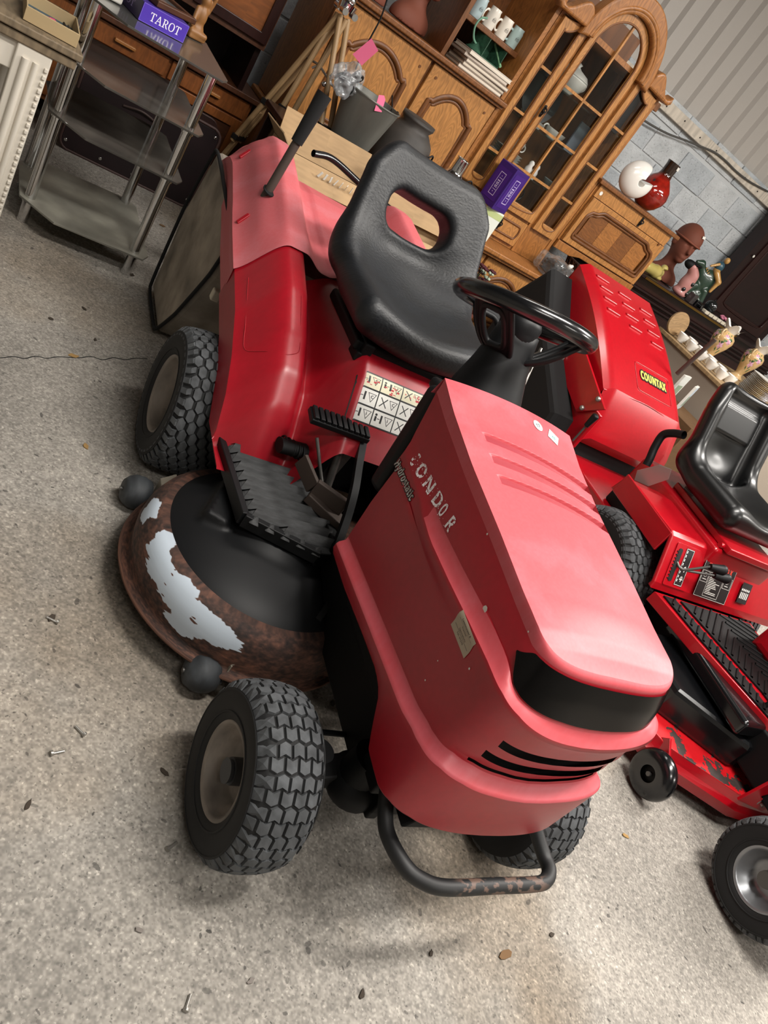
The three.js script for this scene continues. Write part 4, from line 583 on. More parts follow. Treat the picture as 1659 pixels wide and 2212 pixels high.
  const rows = []; for (let j = 0; j <= 24; j++) { const v = j / 24, r = []; for (let i = 0; i <= 24; i++) { const u = i / 24, q = P(u, v); const e = Math.min(u, 1 - u) * .61; q.y -= .03 * (1 - sst(0, .05, e)); r.push(q); } rows.push(r); }
  const fr = rows[24], f2 = fr.map(q => V3(q.x, q.y - .02, q.z + .02)), f3 = fr.map(q => V3(q.x, q.y - .14, q.z + .1)), f4 = fr.map(q => V3(q.x, q.y - .21, q.z + .1)), f5 = fr.map(q => V3(q.x, q.y - .27, q.z + .05));
  const sideL = rows.map(r => r[0]), sideLo = rows.map((r, i) => V3(r[0].x - .004, lerp(.6, .5, i / 24), r[0].z)), sideR = rows.map(r => r[24]), sideRo = rows.map(r => V3(r[24].x, .55, r[24].z));
  part('collector_lid', [grid(rows), toCreasedNormals(grid([fr, fr.map(q => V3(q.x, q.y - .16, q.z + .085)), f4.map(q => V3(q.x, q.y - .03, q.z + .005)), f5.map(q => V3(q.x, q.y - .03, q.z))]), .3), grid([sideLo, sideL]), grid([sideR, sideRo]), grid([rows[0].map(q => V3(q.x, q.y - .1, q.z - .01)), rows[0]]), grid([[f2[0], f3[0], f4[0], f5[0]], [V3(-.304, .6, -2.12), V3(-.304, .56, -2.1), V3(-.304, .5, -2.1), V3(-.304, .47, -2.1)]])], M.red2, c);
  part('lid_seam', tube([fr[0], fr[12], fr[24]].map(q => V3(q.x, q.y + .001, q.z + .001)), .0035, 10), M.red2, c);
  // pressed louvres
  const lv = []; for (const [u, vs] of [[.12, [.1, .2, .3, .4]], [.4, [.1, .2, .3, .4, .5].slice(0, 4)], [.68, [.1, .2, .3, .4]]]) for (const v of vs) lv.push([u + (v - .1) * .05, v + (u - .12) * .12]);
  const nl = new G.Vector3().subVectors(P(.5, .5), P(.5, .4)).normalize(), a0 = Math.atan2(-(P(.5, .5).y - P(.5, .4).y), P(.5, .5).z - P(.5, .4).z);
  for (const [u, v] of lv) { const q = P(u + .08, v); part('louvre', tr(new RoundedBoxGeometry(.1, .014, .02, 2, .006), q.x, q.y + .001, q.z, a0 - .35, 0, 0), M.red2, c); part('louvre_gap', tr(box(.094, .006, .004), q.x, q.y - .003, q.z - .0095, a0, 0, 0), M.dark, c); }
  const t4 = canv(512, 160, g => { g.clearRect(0, 0, 512, 160); g.font = '900 118px sans-serif'; g.textBaseline = 'middle'; g.textAlign = 'center'; g.lineJoin = 'round'; g.lineWidth = 30; g.strokeStyle = '#191412'; g.strokeText('COUNTAX', 256, 82, 470); g.fillStyle = '#e8dc5c'; g.fillText('COUNTAX', 256, 82, 470); });
  const dq = (u0, u1, v0, v1, o) => { const r = []; for (let j = 0; j <= 6; j++) { const q = []; for (let i = 0; i <= 6; i++) { const p = P(lerp(u0, u1, i / 6), lerp(v0, v1, j / 6)); p.y += o; q.push(p); } r.push(q); } return grid(r); };
  part('maker_badge', dq(.43, .8, .85, .745, .0035), mat(0xffffff, .4, { x: { map: t4, alphaTest: .5 } }), c).userData.label = 'yellow maker lettering on collector lid';
  const ring = [[.39, .74], [.41, .72], [.82, .72], [.84, .74], [.84, .9], [.82, .92], [.41, .92], [.39, .9]].map(([u, v]) => { const q = P(u, v); q.y += .001; return q; }); part('badge_recess', tube(ring, .003, 60, true, 6, .1), M.red2, c);
  const bagp = [[-2.95, .12], [-2.15, .12], [-2.02, .3], [-2.06, .5], [-2.45, .68], [-2.8, .93], [-2.95, .7]];
  part('collector_bag', tr(ext(bagp.map(a => [-a[0], a[1]]), .78, .03), -.46, 0, 0, 0, Math.PI / 2, 0), M.blackF, c);
  part('tow_frame', [b2(-.25, .25, .28, .36, -2.1, -1.6, .01), b2(-.33, -.31, .42, .62, -2.2, -1.95, .004)], M.red2, c);
  const sp = [[1192, 745], [1225, 768], [1262, 748], [1308, 885], [1246, 890]].map(([x, y]) => m2(x, y, 'x', -.34)); const sg = ext(sp.map(q => [-q.z, q.y]), .014, .002); part('side_plate', tr(sg, -.347, 0, 0, 0, Math.PI / 2, 0), M.red2, c);
  for (const [x, y] of [[1257, 881], [1292, 862]]) { const q = m2(x, y, 'x', -.355); part('dome_bolt', tr(new G.SphereGeometry(.013, 14, 8), q.x, q.y, q.z), M.steel, c); }
  const pv = m2(1213, 771, 'x', -.355); part('pivot_bush', [tr(new G.TorusGeometry(.018, .007, 8, 24), pv.x, pv.y, pv.z, 0, Math.PI / 2, 0), onX(cyl(.012, .012, .02, 0, 0, 0)).translate(pv.x, pv.y, pv.z)], M.steel, c);
  const h0 = m2(1462, 808, 'x', .27), h1 = m2(1545, 733, 'x', .27); part('tipping_handle', [rod(h0, h1, .012)], M.rodM, c);
  const k0 = m2(1237, 952, 'x', -.37), k1 = m2(1266, 920, 'x', -.37), k2 = m2(1286, 900, 'x', -.37); part('latch_lever', rod(k0, k1, .005), M.steelD, c); part('latch_knob', [rod(k1, k2, .012, .018), sph(.018, k2.x, k2.y, k2.z, V3(1, .7, 1))], M.black, c);
}

// ---------------------------------------------------------------- oak wall unit along the back wall
const ZF = -4.35, pz = (x, y, z = ZF) => at(x, y, 'z', z);
const wood = (g, s = 1, rot = 0) => uvb(merge(g), s * 1.7, rot);
// cathedral-topped outline, centred at x = 0, from y0 to y1 with an arch of height a
function cath(w, y0, y1, a, n = 14) { const h = w / 2, o = [[-h, y0], [h, y0], [h, y1 - a]]; for (let i = 1; i < n; i++) { const k = i / n, x = h - w * k, t = Math.abs(x) / h; o.push([x, y1 - a + a * (t > .82 ? 0 : Math.cos(t / .82 * Math.PI / 2) ** .7)]); } o.push([-h, y1 - a]); return o; }
const inset = (p, d) => { const cx = p.reduce((s, q) => s + q[0], 0) / p.length, ys = p.map(q => q[1]), cy = (Math.min(...ys) + Math.max(...ys)) / 2, hw = Math.max(...p.map(q => Math.abs(q[0] - cx))), hh = (Math.max(...ys) - Math.min(...ys)) / 2; return p.map(q => [cx + (q[0] - cx) * (1 - d / hw), cy + (q[1] - cy) * (1 - d / hh)]); };
const loop = (p, z, r, m = 90) => tube(p.map(q => V3(q[0], q[1], z)), r, m, true, 8, .12);
function panelDoor(parent, x0, x1, y0, y1, z, a, fl, m = M.oakL) {
  const d = sub('door', parent), cx = (x0 + x1) / 2, w = x1 - x0, h = y1 - y0; d.position.set(cx, y0, z);
  const hole = cath(w - .15, fl, h - .08, a);
  part('door_frame', wood(ext([[-w / 2, 0], [w / 2, 0], [w / 2, h], [-w / 2, h]], .026, .003, [hole]), 2.2), m, d);
  part('moulding', [loop(inset(hole, .004), .018, .019), loop(inset(hole, .03), .012, .014)], M.oakD, d);
  part('raised_field', wood(ext(inset(hole, .022), .022, .009, [], 3), 2.2), m, d);
  for (const s of [-1, 1]) part('peg', cyl(.008, .008, .005, s * (w / 2 - .05), h - .06, .027, Math.PI / 2, 0, 0, 12), M.oakD, d);
  return d;
}
const handle = (parent, x, y, z, s = 1) => part('handle', [sph(.01, x, y, z + .006), tube([V3(x, y + .028 * s, z + .004), V3(x + .008, y + .01, z + .022), V3(x - .006, y - .012, z + .022), V3(x, y - .03 * s, z + .004)], .0045, 20), tr(ext(rrect(.02, .075, .008), .003), x, y, z)], M.iron, parent);
{ // two-door cupboard, top at 1.37
  const c = thing('oak_cupboard', 'honey oak cupboard with two arched panel doors, terracotta bust standing on top', 'cabinet', 0, 0, 0);
  part('carcass', wood([b2(1.8, 2.99, .662, 1.345, -4.85, ZF - .004), b2(1.8, 1.845, .66, 1.345, ZF - .01, ZF + .018), b2(2.965, 2.99, .66, 1.345, ZF - .01, ZF + .018)], 2), M.oak, c);
  part('top_board', wood([rbox(1.2, .03, .6, .008, 2.393, 1.368, -4.58), rbox(1.19, .02, .57, .006, 2.393, 1.345, -4.585)], 2), M.oakE, c);
  panelDoor(c, 1.85, 2.425, .68, 1.33, ZF, .09, .07); panelDoor(c, 2.45, 2.955, .68, 1.33, ZF, .09, .07);
  part('mullion', b2(2.428, 2.447, .68, 1.335, ZF - .01, ZF + .006), M.oakD, c); handle(c, 2.48, .99, ZF + .028);
  const b = thing('oak_base_unit', 'honey oak base unit with arched doors under the ledge, plastic bag lying on it', 'cabinet');
  part('carcass', wood([b2(1.8, 5.02, .08, .6, -4.85, -4.16)], 2), M.oak, b); part('plinth', b2(1.85, 4.98, 0, .08, -4.8, -4.2), M.oakD, b);
  part('ledge', wood([rbox(3.28, .035, .8, .01, 3.41, .64, -4.47), rbox(3.24, .02, .77, .006, 3.41, .613, -4.475)], 2), M.oak, b);
  for (let k = 0; k < 6; k++) panelDoor(b, 1.84 + k * .53, 1.84 + k * .53 + .51, .1, .59, -4.16, .07, .06);
}
{ // display cabinet: open niche, three glazed doors under an arched cornice
  const c = thing('display_cabinet', 'tall honey oak display cabinet with arched glazed doors full of crockery', 'cabinet'), D = -4.83;
  part('carcass', wood([b2(3.0, 3.03, .66, 1.93, D, ZF), b2(4.0, 4.03, .66, 1.93, D, ZF), b2(3.03, 4.0, .66, .875, D, ZF - .005), b2(3.0, 4.03, 1.93, 1.96, D, ZF), b2(3.215, 3.245, .66, 1.95, ZF - .03, ZF + .004), b2(3.735, 3.765, .66, 1.95, ZF - .03, ZF + .004)], 2), M.oak, c);
  part('back_panel', b2(3.03, 4.0, .66, 2.16, D, D + .012), M.oakD, c);
  for (const y of [1.13, 1.39, 1.65]) part('glass_shelf', b2(3.04, 3.99, y - .03, y - .022, D + .02, ZF - .04), M.glassG, c);
  // niche on the left for mugs and books
  const nc = thing('open_shelf_niche', 'open oak shelf niche with mugs standing on the cupboard', 'shelf');
  part('niche', wood([b2(2.5, 2.53, 1.384, 2.3, -4.83, -4.42), b2(2.5, 2.97, 2.28, 2.3, -4.83, -4.42), rbox(.45, .028, .38, .004, 2.745, 1.612, -4.63), b2(2.53, 2.97, 1.384, 2.3, -4.83, -4.82)], 2), M.oakD, nc);
  part('niche_post', wood([b2(2.965, 2.995, 1.385, 2.0, -4.83, ZF)], 2), M.oak, nc);
  const glazed = (x0, x1, y0, y1, arch, bars, vert) => {
    const d = sub('door', c), w = x1 - x0, h = y1 - y0, m = .045, n = 18; d.position.set((x0 + x1) / 2, y0, ZF);
    const out = [[-w / 2, 0], [w / 2, 0]], hol = [[-w / 2 + m, m + .02], [w / 2 - m, m + .02]];
    for (let i = 0; i <= n; i++) { const a = i / n * Math.PI; if (arch === 'round') { out.push([w / 2 * Math.cos(a), h - w / 2 + w / 2 * Math.sin(a)]); hol.push([(w / 2 - m) * Math.cos(a), h - w / 2 + (w / 2 - m) * Math.sin(a)]); } else { const x = w / 2 - w * i / n, t = arch === 'l' ? .5 + .5 * x / (w / 2) : .5 - .5 * x / (w / 2), y = h - .05 + .06 * t ** 2; out.push([x, y]); hol.push([x * (1 - 2 * m / w), y - m - .015 * (1 - t)]); } }
    part('door_frame', wood(ext(out, .028, .004, [hol]), 2.2), M.oakL, d);
    part('moulding', loop(hol, .024, .007, 120), M.oakE, d);
    part('pane', tr(new G.ShapeGeometry(shape(hol)), 0, 0, .006), M.glass, d);
    if (vert) part('glazing_bar', wood(b2(-.007, .007, m + .02, h - m - .005, .006, .022)), M.oakL, d);
    for (const y of bars) part('glazing_bar', wood(b2(-w / 2 + m, w / 2 - m, y - y0 - .008, y - y0 + .008, .004, .02)), M.oakL, d);
    return d;
  };
  const BY = [[1224, 188], [1171, 278], [1119, 360]].map(([a, b]) => pz(a, b).y);
  glazed(3.02, 3.215, .9, 1.97, 'l', BY, false); glazed(3.25, 3.73, .88, 2.165, 'round', BY, true); glazed(3.765, 3.985, .86, 1.97, 'r', BY, false);
  handle(c, 3.262, 1.47, ZF + .03); part('drawer', [wood(b2(3.26, 3.72, .69, .86, ZF - .004, ZF + .018), 2)], M.oakL, c); part('drawer_moulding', loop([[3.31, .73], [3.67, .73], [3.69, .775], [3.67, .82], [3.31, .82], [3.29, .775]], ZF + .016, .009), M.oakD, c); handle(c, 3.49, .775, ZF + .03, .6);
  // cornice following the arch
  const arc = []; for (let i = 0; i <= 30; i++) { const a = i / 30 * Math.PI; arc.push([3.49 + .243 * Math.cos(a), 1.925 + .243 * Math.sin(a)]); }
  const oa = []; for (let i = 0; i <= 30; i++) { const a = (30 - i) / 30 * Math.PI; oa.push([3.49 + .345 * Math.cos(a), 1.9 + .38 * Math.sin(a)]); }
  const wing = s => { const o = []; for (let i = 0; i <= 12; i++) { const k = i / 12; o.push([3.49 + s * (.33 + .245 * k), 1.99 + .055 * Math.sin(k * 5.2 + .5) + .03 * k]); } o.push([3.49 + s * .585, 1.95], [3.49 + s * .56, 1.93], [3.49 + s * .33, 1.94]); return s > 0 ? o.reverse() : o; };
  part('cornice_arch', [wood(tr(ext([...arc, ...oa], .09, .016, [], 3), 0, 0, ZF - .02), 2), tube(arc.map(q => V3(3.49 + (q[0] - 3.49) * 1.14, 1.925 + (q[1] - 1.925) * 1.14, ZF + .06)), .016, 60, false, 8)], M.oak, c);
  for (const s of [-1, 1]) part('cornice_wing', wood(tr(ext(wing(s), .09, .014, [], 3), 0, 0, ZF - .02), 2), M.oak, c);
  part('cornice_block', wood([rbox(.1, .055, .12, .008, 4.06, 1.9, -4.45), b2(4.03, 4.05, 1.6, 1.62, -4.8, -4.45)], 2), M.oakE, c);
}
{ // fall-front cupboard on the right
  const c = thing('oak_side_cupboard', 'honey oak cupboard with one wide framed flap door, two vases standing on top', 'cabinet');
  part('carcass', wood([b2(4.04, 5.0, .85, 1.335, -4.85, ZF - .004), b2(4.05, 4.09, .66, .86, -4.8, -4.4), b2(4.95, 5.0, .66, .86, -4.8, -4.4)], 2), M.oak, c);
  part('top_board', wood([rbox(1.03, .03, .56, .008, 4.525, 1.352, -4.59)], 2), M.oakE, c);
  part('plinth_rail', wood([tr(ext([[-.48, 0], [-.3, 0], [-.2, .025], [.2, .025], [.3, 0], [.48, 0], [.48, .06], [-.48, .06]], .03, .004), 4.52, .83, ZF - .01)], 2), M.oak, c);
  part('upper_rail', wood(b2(4.06, 4.98, 1.25, 1.335, ZF - .01, ZF + .012), 2), M.oakL, c);
  const d = sub('flap_door', c); d.position.set(4.52, .9, ZF); const h = .345, w = .92, hol = [[-.39, .05], [.39, .05], [.41, .08], [.41, .22], [.38, .26], [.33, .27], [.27, .3], [-.27, .3], [-.33, .27], [-.38, .26], [-.41, .22], [-.41, .08]];
  part('door_frame', wood(ext([[-w / 2, 0], [w / 2, 0], [w / 2, h], [-w / 2, h]], .026, .003, [hol]), 2), M.oakL, d); part('moulding', [loop(hol, .022, .014, 120), loop(inset(hol, .022), .014, .011, 120)], M.oakD, d);
  for (let k = 0; k < 4; k++) part('veneer_panel', wood(b2(-.36 + k * .18, -.182 + k * .18, .06, .28, .0, .012 + .0004 * (k % 2)), 3, 1), k % 2 ? M.oak : M.oakE, d);
  handle(c, 4.6, 1.29, ZF + .014, .7); part('price_dot', cyl(.014, .014, .003, 4.1, 1.29, ZF + .014, Math.PI / 2), M.white, c); part('key_plug', cyl(.01, .01, .01, 4.9, 1.24, ZF + .03, Math.PI / 2), M.oakD, c);
}

// ---------------------------------------------------------------- crockery behind the glass
{
  const bowl = (r, h) => lathe([[.001, 0], [r * .5, 0], [r * .55, .006], [r * .9, h * .6], [r, h], [r * .96, h], [r * .85, h * .6], [.001, .012]], 28), gl = 'crockery behind the cabinet glass';
  const greyW = mat(0xb9bbb4, .35), dk = mat(0x17181a, .35), put = (nm, lab, cat, g, m, px, py, z, y) => { const q = pz(px, py, z); const o = one(nm, g, m, lab, cat, gl); o.position.set(q.x, y, z); return o; };
  const s1 = .876, s2 = 1.108, s3 = 1.368, s4 = 1.628;
  const tu = thing('tureen', 'round lidded soup tureen with two handles on upper glass shelf', 'tureen', 3.5, s4, -4.58, 0, gl); part('bowl', lathe([[.001, 0], [.05, 0], [.055, .012], [.1, .05], [.118, .1], [.112, .112], [.001, .112]], 36), greyW, tu); part('lid', [lathe([[.115, .112], [.09, .14], [.03, .155], [.012, .165], [.02, .18], [.001, .188]], 36)], greyW, tu); for (const s of [-1, 1]) part('handle', tr(new G.TorusGeometry(.024, .007, 8, 20), s * .118, .085, 0, .3, 0, 0), greyW, tu);
  put('charger_plate', 'large dark plate propped upright behind the dishes', 'plate', tr(lathe([[.001, 0], [.1, 0], [.16, .012], [.165, .016], [.1, .008], [.001, .006]], 48), 0, .166, -.08, Math.PI / 2 - .16), dk, 1235, 250, -4.7, s3).position.x = 3.53;
  put('square_dish', 'square white dish lying on the middle glass shelf', 'dish', tr(new G.CylinderGeometry(.1, .075, .04, 4, 1), 0, .021, 0, 0, .78, 0), greyW, 1200, 270, -4.5, s3).position.x = 3.36;
  put('gravy_boat', 'small white gravy boat on the middle glass shelf', 'jug', [tr(bowl(.06, .06), 0, 0, 0, 0, 0, 0, V3(1.5, 1, 1)), tr(new G.TorusGeometry(.022, .006, 8, 16), -.09, .04, 0)], greyW, 1250, 290, -4.55, s3).position.x = 3.62;
  put('plate_stack', 'stack of square white plates on the lower glass shelf', 'plates', [0, 1, 2, 3].map(k => tr(new G.CylinderGeometry(.11, .09, .014, 4, 1), 0, .01 + k * .016, 0, 0, .78 + k * .04, 0)), greyW, 1130, 350, -4.55, s2).position.x = 3.38;
  for (const [x, lab] of [[3.57, 'white salt pot with rounded top beside the pepper pot'], [3.63, 'white pepper pot with narrow neck beside the salt pot']]) put('shaker', lab, 'pot', lathe([[.001, 0], [.024, 0], [.026, .04], [.016, .06], [.02, .078], [.012, .09], [.001, .094]], 20), M.whiteG, 1165, 385, -4.5, s2).position.x = x;
  put('cup', 'grey cup beside the shakers on the lower glass shelf', 'cup', [bowl(.045, .08), tr(new G.TorusGeometry(.022, .005, 8, 16), .05, .045, 0)], greyW, 1200, 355, -4.55, s2).position.x = 3.42; scene.children[scene.children.length - 1].position.y = s2 + .0665;
  put('tall_jug', 'dark glass jug with loop handle on the cabinet floor', 'jug', [lathe([[.001, 0], [.055, 0], [.06, .05], [.045, .12], [.05, .17], [.045, .17], [.001, .02]], 24), tr(new G.TorusGeometry(.045, .007, 8, 20), .06, .1, 0)], dk, 1140, 430, -4.55, s1).position.x = 3.6;
  put('glass_tray', 'pale green glass tray on the cabinet floor', 'tray', rbox(.22, .012, .12, .004, 0, .007, 0), mat(0x9db5a8, .2), 1100, 440, -4.48, s1).position.x = 3.38;
  put('wine_glass', 'clear stemmed glass in the narrow side compartment', 'glass', lathe([[.03, 0], [.03, .003], [.004, .008], [.004, .06], [.03, .1], [.032, .14], [.028, .16], [.03, .14], [.028, .1], [.001, .066]], 24), mat(0xaebbb7, .15), 1170, 140, -4.55, s4).position.x = 3.12;
  put('glass_bowl', 'pale glass bowl in the narrow side compartment', 'bowl', bowl(.07, .07), mat(0x9aa39f, .15), 1140, 200, -4.55, s3).position.x = 3.12;
  put('small_cup', 'white tea cup in the narrow side compartment', 'cup', bowl(.05, .07), M.whiteG, 1080, 300, -4.55, s2).position.x = 3.12;
  put('stacked_bowls', 'stack of white bowls in the narrow side compartment', 'bowls', [0, 1, 2].map(k => tr(bowl(.07, .05), 0, k * .02, 0)), greyW, 1080, 300, -4.55, s1).position.x = 3.12;
  put('framed_print', 'small framed blue print in the right compartment', 'picture', [b2(-.07, .07, 0, .2, -.006, .006)], mat(0x66717c, .4), 1290, 330, -4.6, s3).position.x = 3.87;
  put('glass_plate_stand', 'clear glass dish in the right compartment', 'dish', tr(bowl(.08, .05), 0, 0, 0), mat(0x8b9796, .15), 1230, 400, -4.55, s2).position.x = 3.87;
  const dd = one('dark_board', b2(3.8, 3.975, s4 + .002, 1.95, -4.45, -4.44), mat(0x20242a, .4), 'dark slate-coloured board with a white dot filling the right compartment', 'board'); part('price_dot', cyl(.013, .013, .003, 3.89, 1.78, -4.437, Math.PI / 2), M.white, dd);
}
// ---------------------------------------------------------------- on the cupboard: busts, books, scoop, mugs
function bust(name, label, x, y, z, turn, s, m, hat) {
  const t = thing(name, label, 'sculpture', x, y, z, turn), f = (X, Y, Z) => { let d = dEll(X, Y - .3, Z + .01, .085, .115, .1); d = smin(d, dEll(X, Y - .25, Z - .03, .06, .075, .075), .03); d = smin(d, dCap(X, Y, Z, [0, .3, .09], [0, .262, .118], .012, .016), .015); d = smin(d, dEll(X, Y - .215, Z - .085, .03, .012, .02), .012); d = smin(d, dEll(X, Y - .185, Z - .07, .032, .022, .03), .02); d = smax(d, -Math.min(dEll(X - .033, Y - .3, Z - .1, .018, .012, .02), dEll(X + .033, Y - .3, Z - .1, .018, .012, .02)), .012); d = smin(d, Math.min(dEll(X - .09, Y - .28, Z + .01, .014, .035, .024), dEll(X + .09, Y - .28, Z + .01, .014, .035, .024)), .012); d = smin(d, dCap(X, Y, Z, [0, .2, -.01], [0, .06, -.015], .05, .058), .03); d = smin(d, Math.max(dEll(X, Y - .02, Z, .15, .09, .085), .004 - Y), .04); if (hat) d = smin(d, Math.max(dEll(X, Y - .33, Z + .01, .1, .12, .118), .315 - Y), .008); return Math.max(d, .002 - Y); };
  const g = sdf(f, [-.18, -.01, -.15], [.18, .47, .16], .011); g.scale(s, s, s); uvb; part('head_and_shoulders', g, m, t);
  if (hat) part('hat_band', tr(new G.TorusGeometry(.104 * s, .007 * s, 8, 40), 0, .325 * s, -.01 * s, Math.PI / 2, 0, 0, V3(1, 1.14, 1)), m, t); else part('headband', tr(new G.TorusGeometry(.094 * s, .006 * s, 8, 40), 0, .35 * s, -.005 * s, Math.PI / 2 + .15, 0, 0, V3(1, 1.16, 1)), M.terraR, t);
  part('price_sticker', tr(box(.03, .002, .022), .03 * s, (hat ? .4 : .335) * s, .095 * s, Math.PI / 2 - .3, .2, 0), M.white, t); return t;
}
bust('terracotta_bust', 'terracotta head bust with headband and price sticker beside the mug shelf', 2.33, 1.384, -4.62, .5, 1.12, M.terra, false);
bust('terracotta_bust', 'terracotta head bust on the cupboard end beside the tripod', 2.02, 1.384, -4.66, -.4, 1.0, M.terra, false);
{
  const bk = [0xd8cdbd, 0xcfc3b1, 0xd5c9b8, 0xc9bcae, 0xddd3c4];
  for (let k = 0; k < 5; k++) { const t = thing('book', ['cream paperback at the foot of the book pile by the scoop', 'pale paperback second in the pile by the scoop', 'cream paperback in the middle of the pile by the scoop', 'greyish paperback fourth in the pile by the scoop', 'white hardback lying on top of the pile by the scoop'][k], 'book', 2.775 + .012 * ((k * 7) % 3 - 1), 1.384 + k * .022, -4.42 - .006 * (k % 2), .03 * ((k * 5) % 3 - 1) - .02, 'books piled by the scoop'); part('pages', rbox(.345, .016, .2, .003, 0, .011, 0), mat(bk[k], .8), t); part('cover', [b2(-.175, .175, 0, .003, -.102, .102), b2(-.175, .175, .019, .0215, -.102, .102)], mat(k === 4 ? 0xe3dccf : 0x8a7c70, .6), t); }
  const gm = mat(0x2f5b44, .55, { x: { map: T.grime } }), sc = thing('green_scoop', 'green painted metal scales scoop standing on the book pile', 'scoop', 2.79, 1.495, -4.47, .25);
  part('tray', [b2(-.085, .085, 0, .006, -.06, .06), b2(-.085, .085, 0, .1, -.064, -.058), b2(-.089, -.083, 0, .1, -.06, .06), b2(.083, .089, 0, .1, -.06, .06)], gm, sc); part('rim', [rod(V3(.086, .1, -.06), V3(.09, .02, .07), .008)], mat(0x7fae86, .5), sc); part('hook', tube([V3(-.09, .03, 0), V3(-.15, .05, 0), V3(-.19, .1, 0), V3(-.18, .15, 0), V3(-.14, .17, 0)], .006, 30), mat(0x66917a, .5), sc); part('foot', [tr(new G.ConeGeometry(.06, .05, 20), -.1, .027, 0)], gm, sc);
  const mugT = canv(256, 128, g => { g.clearRect(0, 0, 256, 128); g.strokeStyle = '#3b3a38'; g.lineWidth = 3; g.beginPath(); g.arc(64, 40, 16, 0, 7); g.stroke(); g.fillStyle = '#3b3a38'; g.strokeRect(40, 44, 48, 40); g.font = 'bold 30px serif'; g.textAlign = 'center'; g.fillText('TEA', 64, 76); });
  const mug = (x, lab, c) => { const t = thing('mug', lab, 'mug', x, 1.626, -4.505, 0, 'mugs on the niche shelf'); t.scale.set(.84, .95, .84); const m = phys(c, .2, { clearcoat: .5 }); part('body', lathe([[.001, 0], [.04, 0], [.044, .006], [.045, .09], [.04, .104], [.041, .118], [.037, .118], [.036, .1], [.041, .09], [.04, .01], [.001, .008]], 32), m, t); part('handle', tr(new G.TorusGeometry(.028, .0065, 8, 24), -.055, .055, 0, 0, .15, 0, V3(.85, 1.15, 1)), m, t); const r = []; for (let j = 0; j <= 1; j++) { const q = []; for (let i = 0; i <= 10; i++) { const a = lerp(-.75, .75, i / 10); q.push(V3(.0455 * Math.sin(a), .03 + j * .05, .0455 * Math.cos(a))); } r.push(q); } const g = grid(r); for (let i = 0; i < g.attributes.uv.count; i++) g.attributes.uv.setX(i, g.attributes.uv.getX(i) * .5); part('printed_mark', g, mat(0xffffff, .4, { x: { map: mugT, alphaTest: .5 } }), t); return t; };
  mug(2.612, 'pale blue mug at the niche end of the mug row', 0xa9bcc0); mug(2.722, 'white printed mug beside the pale blue end mug', 0xdcd6cb); mug(2.828, 'cream printed mug between white and pale green mugs', 0xe0d9cc); mug(2.922, 'pale green mug nearest the glazed door', 0xa9c0bd);
}
{ // vases on the side cupboard
  const pw = thing('white_sphere_vase', 'white ceramic ball vase with a wedge cut out, beside the red vase', 'vase', 4.4, 1.37, -4.44, -.3);
  const c1 = Math.cos(.3), s1 = Math.sin(.3), c2 = Math.cos(1.35), s2 = Math.sin(1.35);
  part('body', sdf((x, y, z) => { const X = x - .012, Y = y - .125; return Math.max(dEll(x, Y, z, .135, .127, .08), Math.min(-s1 * X + c1 * Y, s2 * X - c2 * Y), .026 - Math.hypot(X, Y)); }, [-.15, -.012, -.1], [.15, .27, .1], .0065), M.whiteG, pw);
  part('price_sticker', box(.02, .016, .002, .09, .19, .045, 0, .5, .4), M.iron, pw);
  const rv = thing('red_bottle_vase', 'glossy red bottle vase with brown neck and price sticker', 'vase', 4.75, 1.369, -4.58);
  const rt = tex(64, 256, (u, v) => { const k = sst(.5, .62, v + .05 * (fbm(u, v, 6, 3, 9) - .5)), n = .8 + .4 * (fbm(u, v, 24, 3, 19) - .5); return [lerp(.66 * n, .17, k), lerp(.13 * n, .11, k), lerp(.08 * n, .08, k)]; });
  rv.scale.setScalar(1.13); part('body', lathe([[.001, 0], [.05, 0], [.085, .03], [.112, .075], [.118, .115], [.105, .16], [.075, .2], [.05, .225], [.044, .25], [.045, .3], [.05, .325], [.044, .325], [.038, .25], [.001, .22]], 48), phys(0xffffff, .12, { map: rt, clearcoat: .8, clearcoatRoughness: .05 }), rv); part('price_sticker', box(.03, .022, .002, .015, .305, .046, -.1, .3, 0), M.white, rv);
}
